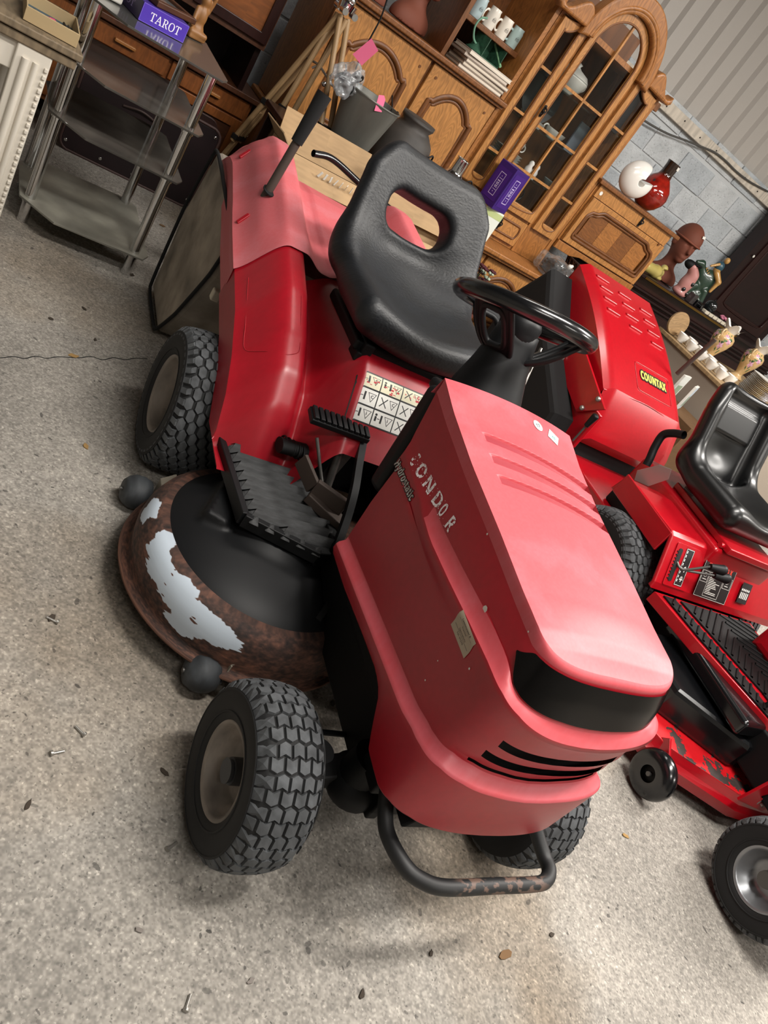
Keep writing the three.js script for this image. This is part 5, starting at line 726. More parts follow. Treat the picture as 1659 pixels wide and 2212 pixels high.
// ---------------------------------------------------------------- boxes and oddments on the oak ledge
{
  const t = canv(256, 160, g => { g.fillStyle = '#3d1878'; g.fillRect(0, 0, 256, 160); g.strokeStyle = '#cbbfe0'; g.lineWidth = 5; g.strokeRect(36, 48, 184, 64); g.fillStyle = '#d6cce6'; g.font = 'bold 44px serif'; g.textAlign = 'center'; g.fillText('·|SSI|·', 128, 96); });
  const wb = one('white_box', rbox(.16, .2, .1, .003, 3.27, .76, -4.2), mat(0xdfe3da, .6), 'white box with pale green band standing on the oak ledge', 'box'); part('green_band', b2(3.191, 3.349, .81, .85, -4.152, -4.149), mat(0xb9c58a, .6), wb); part('printed_lines', [0, 1, 2, 3, 4].map(k => b2(3.22, 3.22 + .1 * (.6 + .4 * hash(k, 2)), .7 + k * .016, .704 + k * .016, -4.1495, -4.149)), mat(0x8f9694, .7), wb);
  const pb = thing('purple_box', 'dark purple printed carton standing on the white box', 'box', 3.25, .861, -4.2, .35); const pm = mat(0x34156b, .45), fm = mat(0xffffff, .45, { x: { map: t } });
  part('carton', rbox(.17, .27, .14, .003, 0, .136, 0), pm, pb); part('front_print', tr(new G.PlaneGeometry(.22, .13), 0, .136, .0715, 0, 0, Math.PI / 2), fm, pb); part('side_print', tr(tr(new G.PlaneGeometry(.2, .11), 0, 0, 0, 0, 0, Math.PI / 2), -.0865, .136, 0, 0, -Math.PI / 2, 0), fm, pb);
  const cb = (x, y, z) => { const n = .03 * n3(x * 22, y * 22, z * 22, 6) + .014 * n3(x * 55, y * 55, z * 55, 2); return Math.max(dBox(x, y - .07, z, .13, .07, .1, .03) + n, .002 - y); };
  const clear = phys(0xf0f3f5, .06, { transmission: .92, ior: 1.45, thickness: 0, clearcoat: .6 });
  const bg = thing('plastic_bag', 'crumpled clear plastic bag of dark trays lying on the oak ledge', 'bag', 4.02, .66, -4.18, .2); part('film', sdf(cb, [-.17, -.02, -.14], [.17, .18, .14], .011), clear, bg); for (let k = 0; k < 4; k++) part('tray', rbox(.16, .012, .12, .003, 0, .03 + k * .024, 0, .1, .1 * k, .05), M.blackM, bg); part('twist_tie', [sph(.018, .13, .13, .02), sph(.012, .15, .14, .02)], M.white, bg);
  const ra = thing('wicker_basket', 'dark lattice-sided basket on the oak ledge beside the plastic bag', 'basket', 4.42, .658, -4.3); const rk = mat(0x2a1a14, .6);
  part('body', lathe([[.001, .004], [.13, .004], [.17, .17], [.162, .17], [.122, .012]], 30), rk, ra); for (let k = 0; k < 22; k++) { const a = k / 22 * 6.283; for (const s of [-1, 1]) part('cane', rod(V3(.136 * Math.cos(a), .01, .136 * Math.sin(a)), V3(.178 * Math.cos(a + s * .5), .17, .178 * Math.sin(a + s * .5)), .004, .004, 6), M.teakD, ra); } part('rim', tr(new G.TorusGeometry(.172, .009, 8, 40), 0, .17, 0, Math.PI / 2), rk, ra);
}
// ---------------------------------------------------------------- low table behind the tractor and what stands on it
{
  const lt = thing('side_table', 'low dark wooden table behind the red mower, bucket and barrel standing on it', 'table'); const TY = .765;
  part('top', wood(rbox(1.2, .03, .46, .006, 2.16, TY - .015, -3.79), 1), M.mahog, lt); for (const [x, z] of [[1.6, -3.98], [2.72, -3.98], [1.6, -3.6], [2.72, -3.6]]) part('leg', b2(x - .025, x + .025, 0, TY - .03, z - .025, z + .025, .004), M.mahogD, lt);
  const bu = thing('galvanised_bucket', 'dull grey galvanised bucket with bail handle and pink price tag', 'bucket', 1.93, TY, -3.76); part('body', lathe([[.001, .012], [.085, .012], [.088, 0], [.094, 0], [.1, .03], [.1, .04], [.15, .29], [.156, .295], [.156, .302], [.148, .3], [.09, .02], [.001, .018]], 44), M.galv, bu); part('bail', tube([V3(-.15, .28, 0), V3(-.13, .22, .1), V3(0, .2, .155), V3(.13, .22, .1), V3(.15, .28, 0)].map(v => V3(v.x, v.y + .06, v.z - .12)), .004, 40), M.iron, bu); for (const s of [-1, 1]) part('bail_ear', tr(new G.TorusGeometry(.016, .005, 8, 16), s * .157, .285, 0, 0, Math.PI / 2, 0), M.iron, bu);
  const tg = part('price_tag', tr(ext([[-.02, 0], [.02, .004], [.022, .06], [.01, .075], [-.018, .07]], .001), -.02, .27, .15, -.2, 0, .2), mat(0xe0688e, .7), bu); tg.userData.label = 'pink card price tag';
  const ba = thing('small_barrel', 'blackened iron-hooped milk churn barrel behind the bucket', 'barrel', 2.24, TY, -3.8); part('staves', lathe([[.001, 0], [.13, 0], [.15, .06], [.158, .12], [.15, .18], [.13, .24], [.1, .27], [.08, .29], [.095, .31], [.095, .33], [.001, .33]], 40), mat(0x4b4540, .6, { x: { map: T.grime } }), ba); for (const y of [.04, .09, .17, .22]) part('hoop', tr(new G.TorusGeometry(.152 - .25 * Math.abs(y - .12), .007, 6, 44), 0, y, 0, Math.PI / 2), M.iron, ba); part('ring_handle', tr(new G.TorusGeometry(.026, .005, 8, 20), .1, .2, .12, .3, .6, 0), M.iron, ba);
  const la = thing('chrome_oil_can', 'bright chrome conical can with spout neck and wire handle', 'can', 2.55, TY, -3.72); part('body', lathe([[.001, 0], [.105, 0], [.11, .01], [.11, .1], [.105, .11]], 40), M.blackG, la); part('cone', lathe([[.105, .11], [.09, .14], [.045, .21], [.038, .22], [.036, .285], [.04, .29], [.034, .29], [.03, .22]], 40), M.chrome, la); part('bail', tube([V3(.1, .12, 0), V3(.125, .18, .02), V3(.1, .22, .03), V3(.075, .19, .02), V3(.11, .17, .01)], .005, 40), M.iron, la);
  // tripod
  const tp = thing('wooden_tripod', 'pale ash surveyor tripod with chrome fittings standing beside the oak cupboard', 'tripod'); const ap = V3(1.75, 1.285, -4.1), feet = [V3(1.53, .02, -4.36), V3(1.62, .1, -3.98), V3(1.83, TY + .02, -3.83)];
  part('head', [cyl(.05, .045, .03, ap.x, ap.y + .02, ap.z), sph(.03, ap.x, ap.y + .05, ap.z), cyl(.014, .014, .2, ap.x + .03, ap.y + .14, ap.z, 0, 0, -.2), ...[0, 1, 2].map(k => cyl(.016, .016, .05, ap.x + .05 * Math.cos(k * 2.1), ap.y, ap.z + .05 * Math.sin(k * 2.1), Math.PI / 2))], M.chrome, tp);
  feet.forEach((f, k) => { const d = f.clone().sub(ap), L = d.length(), u = d.clone().normalize(), s = V3(-u.z, 0, u.x).normalize().multiplyScalar(.034), lg = sub('leg', tp); for (const q of [-1, 1]) part('rail', rod(ap.clone().addScaledVector(s, q * .8).addScaledVector(u, .03), ap.clone().addScaledVector(s, q).addScaledVector(u, L * (k === 2 ? .97 : .66)), .0145), M.ash, lg); if (k < 2) part('sliding_shank', beam(ap.clone().addScaledVector(u, L * .5), f, .03, .024), M.ash, lg); for (const q of k === 2 ? [.95] : [.45, .64]) part('clamp', [beam(ap.clone().addScaledVector(u, L * q).addScaledVector(s, -1.5), ap.clone().addScaledVector(u, L * q).addScaledVector(s, 1.5), .034, .03)], M.iron, lg); part('wing_nut', sph(.014, ...ap.clone().addScaledVector(u, L * .62).addScaledVector(s, 1.7).toArray()), M.chrome, lg); part('foot', cyl(.016, .004, .05, f.x, f.y + .005, f.z), M.steel, lg); });
  part('spreader', [rod(ap.clone().lerp(feet[0], .22), V3(1.74, 1.02, -4.06), .006), rod(ap.clone().lerp(feet[2], .6), V3(1.74, 1.02, -4.06), .006), rod(ap.clone().lerp(feet[1], .25), V3(1.74, 1.02, -4.06), .006)], M.steel, tp);
  // hanging flex, tag and bagged fitting
  const cb = [[838, -6], [822, 40], [800, 82], [782, 115], [768, 150]].map(([x, y]) => pz(x, y, -3.75)); const cord = thing('hanging_flex', 'black flex hanging down to the bagged fitting with a pink card tag', 'cable'); part('flex', tube(cb, .004, 30, false, 8), M.black, cord);
  const q = pz(790, 112, -3.74); part('price_tag', tr(ext([[-.03, -.055], [.032, -.05], [.032, .05], [-.026, .055]], .0012), q.x, q.y, q.z, 0, -.5, -.35), mat(0xe0688e, .7), cord).userData.label = 'pink card price tag';
  const bq = pz(752, 172, -3.72), fb = (x, y, z) => dEll(x, y, z, .1, .075, .06) + .045 * n3(x * 24, y * 24, z * 24, 3) + .02 * n3(x * 60, y * 60, z * 60, 5); const pbg = thing('bagged_lamp_fitting', 'crinkled clear plastic bag holding a black lamp fitting above the bucket', 'bag', bq.x, bq.y, bq.z, .5); pbg.rotation.z = .3; part('film', sdf(fb, [-.13, -.1, -.09], [.13, .1, .09], .008), phys(0xeef2f5, .07, { transmission: .8, ior: 1.45, thickness: 0, clearcoat: .6 }), pbg); part('fitting', [tr(lathe([[.001, -.06], [.045, -.05], [.05, -.01], [.035, .02], [.016, .05], [.001, .055]], 24), -.035, -.008, 0, 0, 0, 1.1), tr(new G.TorusGeometry(.036, .012, 8, 24), .035, .005, 0, .4, .3, 0), tr(new G.TorusGeometry(.03, .01, 8, 24), .04, .01, .01, 1.2, .3, 0)], M.blackG, pbg);
  // cartons
  const flapBox = (name, label, x, y, z, turn, w, h, d, extra) => { const t = thing(name, label, 'box', x, y, z, turn); const k = .005; part('base', uvb(b2(-w / 2, w / 2, 0, k, -d / 2, d / 2)), M.card, t); for (const s of [-1, 1]) { part('side', uvb(b2(s * w / 2 - k / 2, s * w / 2 + k / 2, 0, h, -d / 2, d / 2), 2), M.card, t); part('side', uvb(b2(-w / 2, w / 2, 0, h, s * d / 2 - k / 2, s * d / 2 + k / 2), 2), M.card, t); } if (extra) extra(t, w, h, d, k); return t; };
  const c1 = flapBox('cardboard_box', 'open brown cardboard box with raised flaps behind the mower', 1.72, 0, -3.42, .06, .5, .74, .22, (t, w, h, d, k) => { part('flap', uvb(tr(box(w, k, .16), 0, h + .05, -d / 2 + .02, 1.25, 0, 0), 2), M.card, t); part('flap', uvb(tr(box(w, k, .11), 0, h - .035, d / 2 + .03, .9, 0, 0), 2), M.card, t); part('flap', uvb(tr(box(.1, k, d), -w / 2 - .03, h + .03, 0, 0, 0, -.7), 2), M.card, t); for (let i = 0; i < 9; i++) part('torn_paper', box(.012, .03, .002, -.1 + i * .03, h - .01, d / 2 + .045, .3, .2 * i, .3 * (i % 3 - 1)), M.white, t); });
  const tw = canv(256, 128, g => { g.fillStyle = '#b39367'; g.fillRect(0, 0, 256, 128); g.fillStyle = '#4a3a28'; g.font = 'italic 64px sans-serif'; g.save(); g.translate(128, 70); g.textAlign = 'center'; g.fillText('C2120', 0, 0); g.restore(); });
  flapBox('cardboard_box', 'open cardboard box marked C2120 standing behind the black mower seat', 2.27, 0, -3.25, .1, .5, .72, .34, (t, w, h, d, k) => { part('flap', uvb(tr(box(w, k, .2), 0, h + .08, -d / 2, 1.2, 0, 0), 2), M.card, t); part('flap', uvb(tr(box(w * .98, k, .15), 0, h - .06, d / 2 + .04, 1.05, 0, 0), 2), M.card, t); part('flap', uvb(tr(box(k, .14, d), w / 2 + .006, h - .07, 0), 2), M.card, t); part('handwriting', tr(new G.PlaneGeometry(.16, .08), .05, h - .055, d / 2 + .048, -.52, 0, 0), mat(0xffffff, .9, { x: { map: tw } }), t); });
}
// ---------------------------------------------------------------- left: low sideboard, hutch, suitcase, glass stand, painted table
{
  const sb = thing('teak_sideboard', 'low teak sideboard with drawers and framed doors behind the glass stand', 'cabinet'), z = -4.62;
  part('carcass', wood([b2(.25, 1.74, .09, .6, -5.05, z - .01)], 1.6, 1), M.teak, sb); part('top', wood(rbox(1.54, .03, .5, .005, .995, .615, -4.83), 1.6), M.teakD, sb); for (const x of [.3, 1.68]) part('foot', b2(x - .02, x + .02, 0, .09, -4.98, -4.68), M.mahogD, sb);
  for (let k = 0; k < 3; k++) { const x0 = .27 + k * .49, dr = sub('drawer', sb); part('front', wood(rbox(.47, .1, .02, .004, x0 + .235, .54, z), 2.2), M.teak, dr); part('pull', rbox(.11, .018, .025, .005, x0 + .24, .54, z + .018), M.oak, dr); const d = sub('door', sb); part('frame', wood(tr(ext([[0, 0], [.47, 0], [.47, .36], [0, .36]], .02, .003, [[[.05, .05], [.42, .05], [.42, .31], [.05, .31]]]), x0, .12, z - .01), 2.2), M.teak, d); part('panel', wood(b2(x0 + .05, x0 + .42, .17, .43, z - .01, z - .004), 2.2, 1), M.teakD, d); }
  const hu = thing('brown_hutch', 'reddish brown wooden hutch with dark open shelf standing on the sideboard', 'cabinet'); part('cabinet_body', wood(b2(.75, 1.64, .87, 2.1, -5.05, -4.56), 1.4), M.teakD, hu); for (const x of [.75, 1.61]) part('side_panel', wood(b2(x, x + .03, .63, .87, -5.05, -4.6), 1.4), M.mahogD, hu); part('back_board', b2(.75, 1.64, .63, .87, -5.05, -5.03), M.mahogD, hu);
  for (const x of [.77, 1.21]) { const d = sub('door', hu); part('frame', wood(tr(ext([[0, 0], [.42, 0], [.42, 1.15], [0, 1.15]], .02, .003, [[[.05, .05], [.37, .05], [.37, 1.1], [.05, 1.1]]]), x, .9, -4.56), 1.6), M.mahog, d); part('panel', wood(b2(x + .05, x + .37, .95, 2.0, -4.56, -4.552), 1.6, 1), M.teak, d); }
  const su = thing('old_suitcase', 'dark maroon studded suitcase standing on edge behind the glass stand', 'suitcase', 1.17, 0, -4.36, -.1); const sm = mat(0x261519, .5, { x: { map: T.grime } });
  part('shell', tr(ext(rrect(.72, .46, .05), .17, .012), 0, .232, -.085), sm, su); part('lid_seam', tr(new G.TorusGeometry(.01, .003, 6, 8), 0, .46, 0), M.iron, su); part('edge_binding', [loop(rrect(.715, .455, .05).map(q => [q[0], q[1] + .232]), .083, .008), loop(rrect(.715, .455, .05).map(q => [q[0], q[1] + .232]), -.083, .008)], mat(0x3f2a26, .6), su);
  for (const [x, y] of [[.33, .42], [.33, .05], [-.33, .05], [-.33, .42], [.02, .04], [-.15, .04], [.18, .42]]) part('stud', sph(.009, x, y, .086, V3(1, 1, .5), 12), M.chrome, su); part('lock_plate', rbox(.05, .03, .006, .003, -.08, .3, .087), M.steel, su); part('handle', tube([V3(-.14, .34, .088), V3(-.05, .36, .1), V3(.04, .34, .088)], .006, 20), mat(0x3a2a26, .6), su);
}
{
  const st = thing('glass_stand', 'four-tier clear glass stand on chrome posts with purple box on top', 'stand'); const P = [[.545, -3.267], [.667, -3.132], [1.03, -3.108], [1.062, -3.16], [1.085, -3.66], [1.03, -3.71], [.683, -3.72], [.56, -3.6]];
  const gm = phys(0xb4aea4, .12, { transmission: .72, ior: 1.5, thickness: 0, clearcoat: .6, map: T.grime }), fr = phys(0xb3b0a2, .4, { transmission: .25, ior: 1.5, thickness: 0, map: T.grime }), dg = phys(0x5f5f5b, .16, { transmission: .4, ior: 1.5, thickness: 0, clearcoat: .2 });
  [.1, .46, .665, .885].forEach((y, k) => { part('glass_shelf', tr(ext(P.map(a => [a[0], -a[1]]), .008, .001), 0, y, 0, -Math.PI / 2, 0, 0), k === 3 ? dg : k ? gm : fr, st); });
  for (const [x, z] of [[1.0, -3.154], [.586, -3.285], [1.03, -3.66], [.6, -3.62]]) { part('post', cyl(.021, .021, .88, x, .44, z, 0, 0, 0, 28), M.chrome, st); for (const y of [.1, .46, .665]) part('collar', cyl(.025, .025, .012, x, y - .008, z, 0, 0, 0, 24), M.chrome, st); part('foot', cyl(.023, .023, .014, x, .007, z), M.glass, st); }
  const Y = .894, tt = canv(512, 160, g => { g.fillStyle = '#4a2fa8'; g.fillRect(0, 0, 512, 160); g.strokeStyle = '#7d68cf'; g.lineWidth = 4; g.strokeRect(3, 3, 506, 154); g.fillStyle = '#f1eef6'; g.font = '104px serif'; g.textAlign = 'center'; g.textBaseline = 'middle'; g.fillText('TAROT', 270, 84); }), t2 = canv(512, 160, g => { g.fillStyle = '#2a1b45'; g.fillRect(0, 0, 512, 160); g.fillStyle = '#9a86b8'; g.font = '92px serif'; g.textAlign = 'center'; g.textBaseline = 'middle'; g.fillText('TAROT', 250, 84); });
  const ta = at(297.5, 42.5, 'y', Y), tc = at(395, 94, 'y', Y), tm = ta.clone().lerp(tc, .5), ty = -Math.atan2(tc.z - ta.z, tc.x - ta.x), tw = ta.distanceTo(tc); const tb = thing('tarot_box', 'purple TAROT card box lying on the glass stand', 'box', tm.x - .14 * Math.sin(ty), Y, tm.z - .14 * Math.cos(ty), ty); part('carton', rbox(tw, .065, .28, .003, 0, .033, 0), mat(0x3d2a86, .5), tb); part('front_print', tr(new G.PlaneGeometry(tw - .002, .063), 0, .033, .1406), mat(0xffffff, .45, { x: { map: tt } }), tb); part('side_print', tr(new G.PlaneGeometry(.276, .063), -tw / 2 - .0006, .033, 0, 0, -Math.PI / 2, 0), mat(0xffffff, .45, { x: { map: t2 } }), tb);
  const pf = thing('picture_frame', 'small brown framed mirror lying on the purple box', 'picture', tb.position.x + .02, Y + .066, tb.position.z - .02, ty + .25); part('frame', tr(ext([[-.1, -.12], [.1, -.12], [.1, .12], [-.1, .12]], .022, .004, [[[-.075, -.095], [.075, -.095], [.075, .095], [-.075, .095]]]), 0, .001, 0, -Math.PI / 2, 0, 0), M.teakD, pf); part('glass', b2(-.076, .076, .002, .012, -.096, .096), mat(0x8d9598, .08, { metal: .6 }), pf);
  const bd = thing('wooden_figurine', 'carved brown seated figurine beside the purple box', 'figurine', at(415, 80, 'y', Y).x, Y, at(415, 80, 'y', Y).z, .4); const ff = (x, y, z) => { let d = dEll(x, y - .03, z, .035, .03, .03); d = smin(d, dEll(x, y - .085, z, .027, .045, .025), .015); d = smin(d, dEll(x, y - .145, z + .002, .02, .024, .02), .01); d = smin(d, dCap(x, y, z, [-.025, .11, 0], [-.04, .05, .02], .01, .009), .008); d = smin(d, dCap(x, y, z, [.025, .11, 0], [.03, .17, .01], .01, .008), .008); d = smin(d, dBox(x, y - .008, z, .042, .008, .034, .006), .006); d = smin(d, dCap(x, y, z, [-.03, .025, .02], [.03, .025, .03], .014, .012), .01); return d; }; part('figure', sdf(ff, [-.07, -.01, -.06], [.07, .2, .06], .005), mat(0x8a5f34, .45), bd);
  const cs = thing('chrome_candlestick', 'slim chrome stand behind the purple box on the glass stand', 'candlestick', .84, Y, -3.66); part('base', cyl(.045, .05, .012, 0, .006, 0), M.steelD, cs); part('stem', [cyl(.008, .008, .26, 0, .14, 0), sph(.014, 0, .1, 0)], M.chrome, cs);
  const tr1 = thing('paper_packet', 'cream paper packet leaning behind the purple box', 'packet', tb.position.x - tw / 2 - .1, Y, tb.position.z + .02, ty); part('packet', rbox(.13, .03, .2, .008, 0, .016, 0), M.white, tr1);
}
{
  const t = thing('painted_table', 'white painted console table with fluted beaded leg and bare wooden top', 'table'), wm = mat(0xd9d2c5, .6), tm = mat(0x8d7b62, .65, { x: { map: T.oak } });
  part('top', wood([rbox(1.3, .026, .52, .006, -.1, .742, -3.27), rbox(1.28, .03, .5, .006, -.1, .71, -3.27)], 1.5), tm, t); part('apron', rbox(1.1, .1, .03, .005, -.15, .65, -3.055), wm, t);
  const legs = [[.415, -3.05], [.415, -3.48], [-.6, -3.05], [-.6, -3.48]]; legs.forEach(([x, z], k) => { const l = sub('leg', t); part('shaft', [rbox(.11, .7, .05, .006, x, .35, z), rod(V3(x - .02, .02, z + .026), V3(x - .02, .66, z + .026), .013), rod(V3(x + .012, .02, z + .026), V3(x + .012, .66, z + .026), .01)], wm, l); if (!k) for (let i = 0; i < 26; i++) part('bead', rbox(.012, .014, .01, .003, x + .045, .04 + i * .0245, z + .027), wm, l); });
  part('rear_panel', b2(-.3, .3, .06, .62, -3.5, -3.49), mat(0x9a978c, .7), t);
  const tb = thing('trinket_box', 'worn cream open box of dark trinkets lying on the painted table', 'box', .42, .757, -3.155, -.05), bm = mat(0xb09a74, .75); tb.scale.set(.63, .8, 1); tb.position.x = .457;
  part('box_side', b2(-.15, .12, 0, .055, .09, .098, .002), bm, tb); part('box_side', b2(.112, .12, 0, .055, -.13, .09, .002), bm, tb); part('box_side', b2(-.15, -.142, 0, .055, -.13, .09, .002), bm, tb); part('box_side', b2(-.142, .112, 0, .055, -.13, -.122, .002), bm, tb); part('lining', b2(-.142, .112, 0, .006, -.122, .09), mat(0x3f5663, .7), tb);
  const tk = (nm, lab, g, m) => { const o = thing(nm, lab, 'trinket', .42, .763, -3.155, -.05); part('body', g, m, o); o.scale.set(.63, .8, 1); o.position.x = .457; }; tk('folding_knife', 'black folding knife lying in the open trinket box', rbox(.1, .014, .022, .005, -.02, .008, .02, 0, .5, 0), M.blackG); tk('pen', 'slim black pen lying in the open trinket box', rod(V3(.06, .008, -.09), V3(.085, .008, .06), .006), M.black); tk('marker_pen', 'dark grey pen lying beside the black pen', rod(V3(.085, .008, -.09), V3(.102, .008, .05), .005), M.steelD); tk('pink_tag', 'bright pink label lying in the open trinket box', rbox(.04, .004, .03, .001, .0, .003, -.07, 0, .4, 0), mat(0xe0487c, .7)); tk('steel_button', 'round steel button lying in the open trinket box', cyl(.012, .012, .006, .055, .004, .0), M.steel); tk('spectacles_arm', 'thin black spectacle frame lying in the open trinket box', tube([V3(-.1, .006, -.06), V3(-.05, .012, -.02), V3(-.02, .008, -.05)], .004, 20), M.blackG);
}

// ---------------------------------------------------------------- right: dark dresser, ornaments, painted vases
{
  const d = thing('dark_dresser', 'dark mahogany dresser with moulded front carrying ornaments and a bust', 'dresser'), DY = .985;
  part('carcass', wood(b2(5.2, 7.9, .12, .955, -5.15, -4.62), 1.2), M.mahog, d); part('top', wood(rbox(2.78, .03, .62, .008, 6.55, DY - .015, -4.86), 1.2), M.mahogD, d); part('brass_strip', b2(5.3, 6.9, DY - .024, DY - .006, -4.555, -4.546), M.brass, d);
  for (const y of [.86, .82, .78]) part('moulding', rod(V3(5.2, y, -4.61), V3(7.9, y, -4.61), .016), M.mahogD, d); part('door_panel', wood(b2(5.3, 5.95, .2, .74, -4.625, -4.605), 1.4, 1), M.mahog, d); part('plinth', b2(5.25, 7.85, 0, .12, -5.1, -4.66), M.mahogD, d);
  const w = thing('dark_cupboard', 'dark mahogany panelled cupboard standing on the dresser', 'cupboard'); part('carcass', wood(b2(6.72, 7.95, DY + .001, 2.3, -5.11, -4.97), 1.2), M.mahogD, w); const dr = sub('door', w); part('frame', wood(tr(ext([[0, 0], [1.0, 0], [1.0, 1.25], [0, 1.25]], .02, .004, [[[.1, .1], [.9, .1], [.9, 1.15], [.1, 1.15]]]), 6.83, DY + .04, -4.975), 1.3), M.mahog, dr); part('panel', wood(b2(6.93, 7.73, DY + .14, DY + 1.19, -4.972, -4.966), 1.3, 1), M.mahogD, dr); part('beading', loop([[6.93, DY + .14], [7.73, DY + .14], [7.73, DY + 1.19], [6.93, DY + 1.19]], -4.955, .008), M.mahog, dr); part('escutcheon', sph(.014, 6.79, 1.6, -4.955, V3(1, 1, .4)), M.white, dr);
  bust('capped_bust', 'terracotta head bust wearing a rounded cap on the dark dresser', 5.83, DY, -4.9, -.3, 1.2, M.terra, true);
  // rider on a rearing green beast
  const fg = thing('glazed_figure_group', 'glazed group of a golden figure riding a green beast on a rock', 'figurine', 6.22, DY, -4.78, -.5), gm = phys(0x3a5a48, .3, { clearcoat: .5, map: T.grime }), ym = phys(0xb98d4e, .35, { clearcoat: .4 }), bm = phys(0x2a4a58, .35, {});
  part('rock', sdf((x, y, z) => { let d = Math.max(dEll(x, y - .02, z, .13, .1, .09), -y) + .03 * n3(x * 30, y * 30, z * 30, 4); d = smin(d, dEll(x - .01, y - .2, z, .1, .12, .06), .05); d = smin(d, dCap(x, y, z, [-.06, .24, 0], [-.13, .31, .02], .045, .03), .03); d = smin(d, dCap(x, y, z, [-.13, .31, .02], [-.18, .3, .04], .032, .02), .02); d = smin(d, dCap(x, y, z, [.06, .14, .04], [.1, .02, .06], .035, .024), .02); d = smin(d, dCap(x, y, z, [-.05, .14, .04], [-.09, .04, .06], .03, .02), .02); return Math.max(d, .002 - y); }, [-.24, -.01, -.14], [.2, .4, .14], .01), gm, fg);
  part('rider', sdf((x, y, z) => { let d = dEll(x - .03, y - .36, z, .036, .055, .032); d = smin(d, dEll(x - .05, y - .45, z, .026, .03, .027), .012); d = smin(d, dCap(x, y, z, [.04, .32, .03], [.1, .27, .06], .03, .024), .015); d = smin(d, dCap(x, y, z, [.1, .27, .06], [.09, .17, .07], .022, .014), .012); d = smin(d, dCap(x, y, z, [.0, .39, .03], [-.06, .34, .05], .014, .011), .01); return d; }, [-.1, .12, -.06], [.16, .5, .12], .008), ym, fg); part('tunic', sdf((x, y, z) => Math.max(dEll(x - .028, y - .375, z, .044, .05, .04), .345 - y), [-.04, .32, -.06], [.1, .45, .06], .008), bm, fg);
  const spn = []; for (let k = 0; k < 6; k++) spn.push(tr(new G.ConeGeometry(.008, .03, 6), -.07 + k * .02, .31 - k * .012, .045, .5, 0, 0)); spn.forEach(g => part('spine', g, ym, fg));
  const yf = thing('yellow_shell_ornament', 'pale yellow ceramic cornucopia ornament with ribbed shell on the dresser', 'ornament', 5.52, DY + .004, -4.7, .25), ycol = phys(0xb8a860, .3, { clearcoat: .4 }); part('horn', sdf((x, y, z) => smin(smin(dCap(x, y, z, [-.2, .05, 0], [.0, .05, 0], .045, .05), dCap(x, y, z, [0, .05, 0], [.09, .06, 0], .05, .036), .03), Math.max(dEll(x - .06, y - .02, z + .0, .07, .025, .06), .002 - y), .0001), [-.27, -.012, -.08], [.17, .12, .08], .009), ycol, yf); part('shell', [...Array(6)].map((_, k) => tr(new G.TorusGeometry(.026, .011, 8, 16, 3.6), .1, .1, 0, k * .4 - 1, 0, 0)), ycol, yf);
  const pj = thing('pink_ceramic_cow', 'pink and black glazed cow ornament in front of the capped bust', 'ornament', 5.87, DY, -4.632, -.4), pk = phys(0xb57d78, .4, { clearcoat: .3 }); part('body', sdf((x, y, z) => { let d = dEll(x, y - .12, z, .065, .11, .055); d = smin(d, dEll(x - .0, y - .03, z, .075, .035, .06), .02); d = smin(d, dCap(x, y, z, [0, .2, 0], [-.06, .25, .01], .045, .04), .03); return Math.max(d, .002 - y); }, [-.14, -.012, -.09], [.12, .31, .09], .01), pk, pj); part('head', sdf((x, y, z) => { let d = dEll(x + .09, y - .255, z, .06, .04, .04); d = smin(d, dCap(x, y, z, [-.06, .28, .03], [-.02, .29, .06], .014, .01), .01); d = smin(d, dCap(x, y, z, [-.06, .28, -.03], [-.02, .29, -.06], .014, .01), .01); return d; }, [-.18, .2, -.09], [.02, .32, .09], .008), M.blackM, pj); for (const [x, y, z] of [[.03, .14, .05], [-.01, .07, .055], [.05, .05, .05]]) part('patch', sph(.018, x, y, z, V3(1, 1, .5)), M.blackG, pj);
  const jk = thing('dark_glass_jug', 'dark grey glass jug lying on its side on the dresser', 'jug', 6.52, DY, -4.74, .6); part('body', tr(lathe([[.001, 0], [.05, 0], [.06, .04], [.055, .1], [.04, .14], [.05, .17], [.045, .17], [.03, .13], [.001, .02]], 30), 0, .062, 0, 0, 0, -1.57), phys(0x1c1f20, .1, { clearcoat: .8 }), jk); part('handle', tr(new G.TorusGeometry(.035, .007, 8, 20), .07, .1, .0), M.blackG, jk);
  const gc = thing('smoked_glass_cube', 'smoked glass block with red inside on the dresser edge', 'ornament', 6.03, DY, -4.6, .3); part('block', rbox(.1, .09, .06, .006, 0, .046, 0), phys(0x4b4444, .15, { transmission: .4, thickness: 0, roughness: .2 }), gc); part('core', sph(.02, 0, .05, 0), mat(0x8a1f22, .5), gc);
  const bc = thing('black_camera', 'small black camera resting against the green beast', 'camera', 6.16, DY, -4.615, .3); part('body', rbox(.12, .06, .04, .008, 0, .031, 0), M.blackG, bc); part('lens_barrel', [cyl(.024, .024, .035, .02, .032, .035, Math.PI / 2), tr(new G.TorusGeometry(.022, .003, 6, 20), .02, .032, .053)], M.blackG, bc);
  const ts = thing('tile_strip', 'row of small cream ceramic tiles along the dresser edge', 'tiles'), A = at(1542, 660, 'y', DY), B = at(1606, 706, 'y', DY); for (let k = 0; k < 9; k++) { const q = A.clone().lerp(B, k / 8); part('tile', rbox(.06, .03, .055, .008, lerp(6.3, 6.9, k / 8), DY + .016, -4.585), M.cream, ts); }
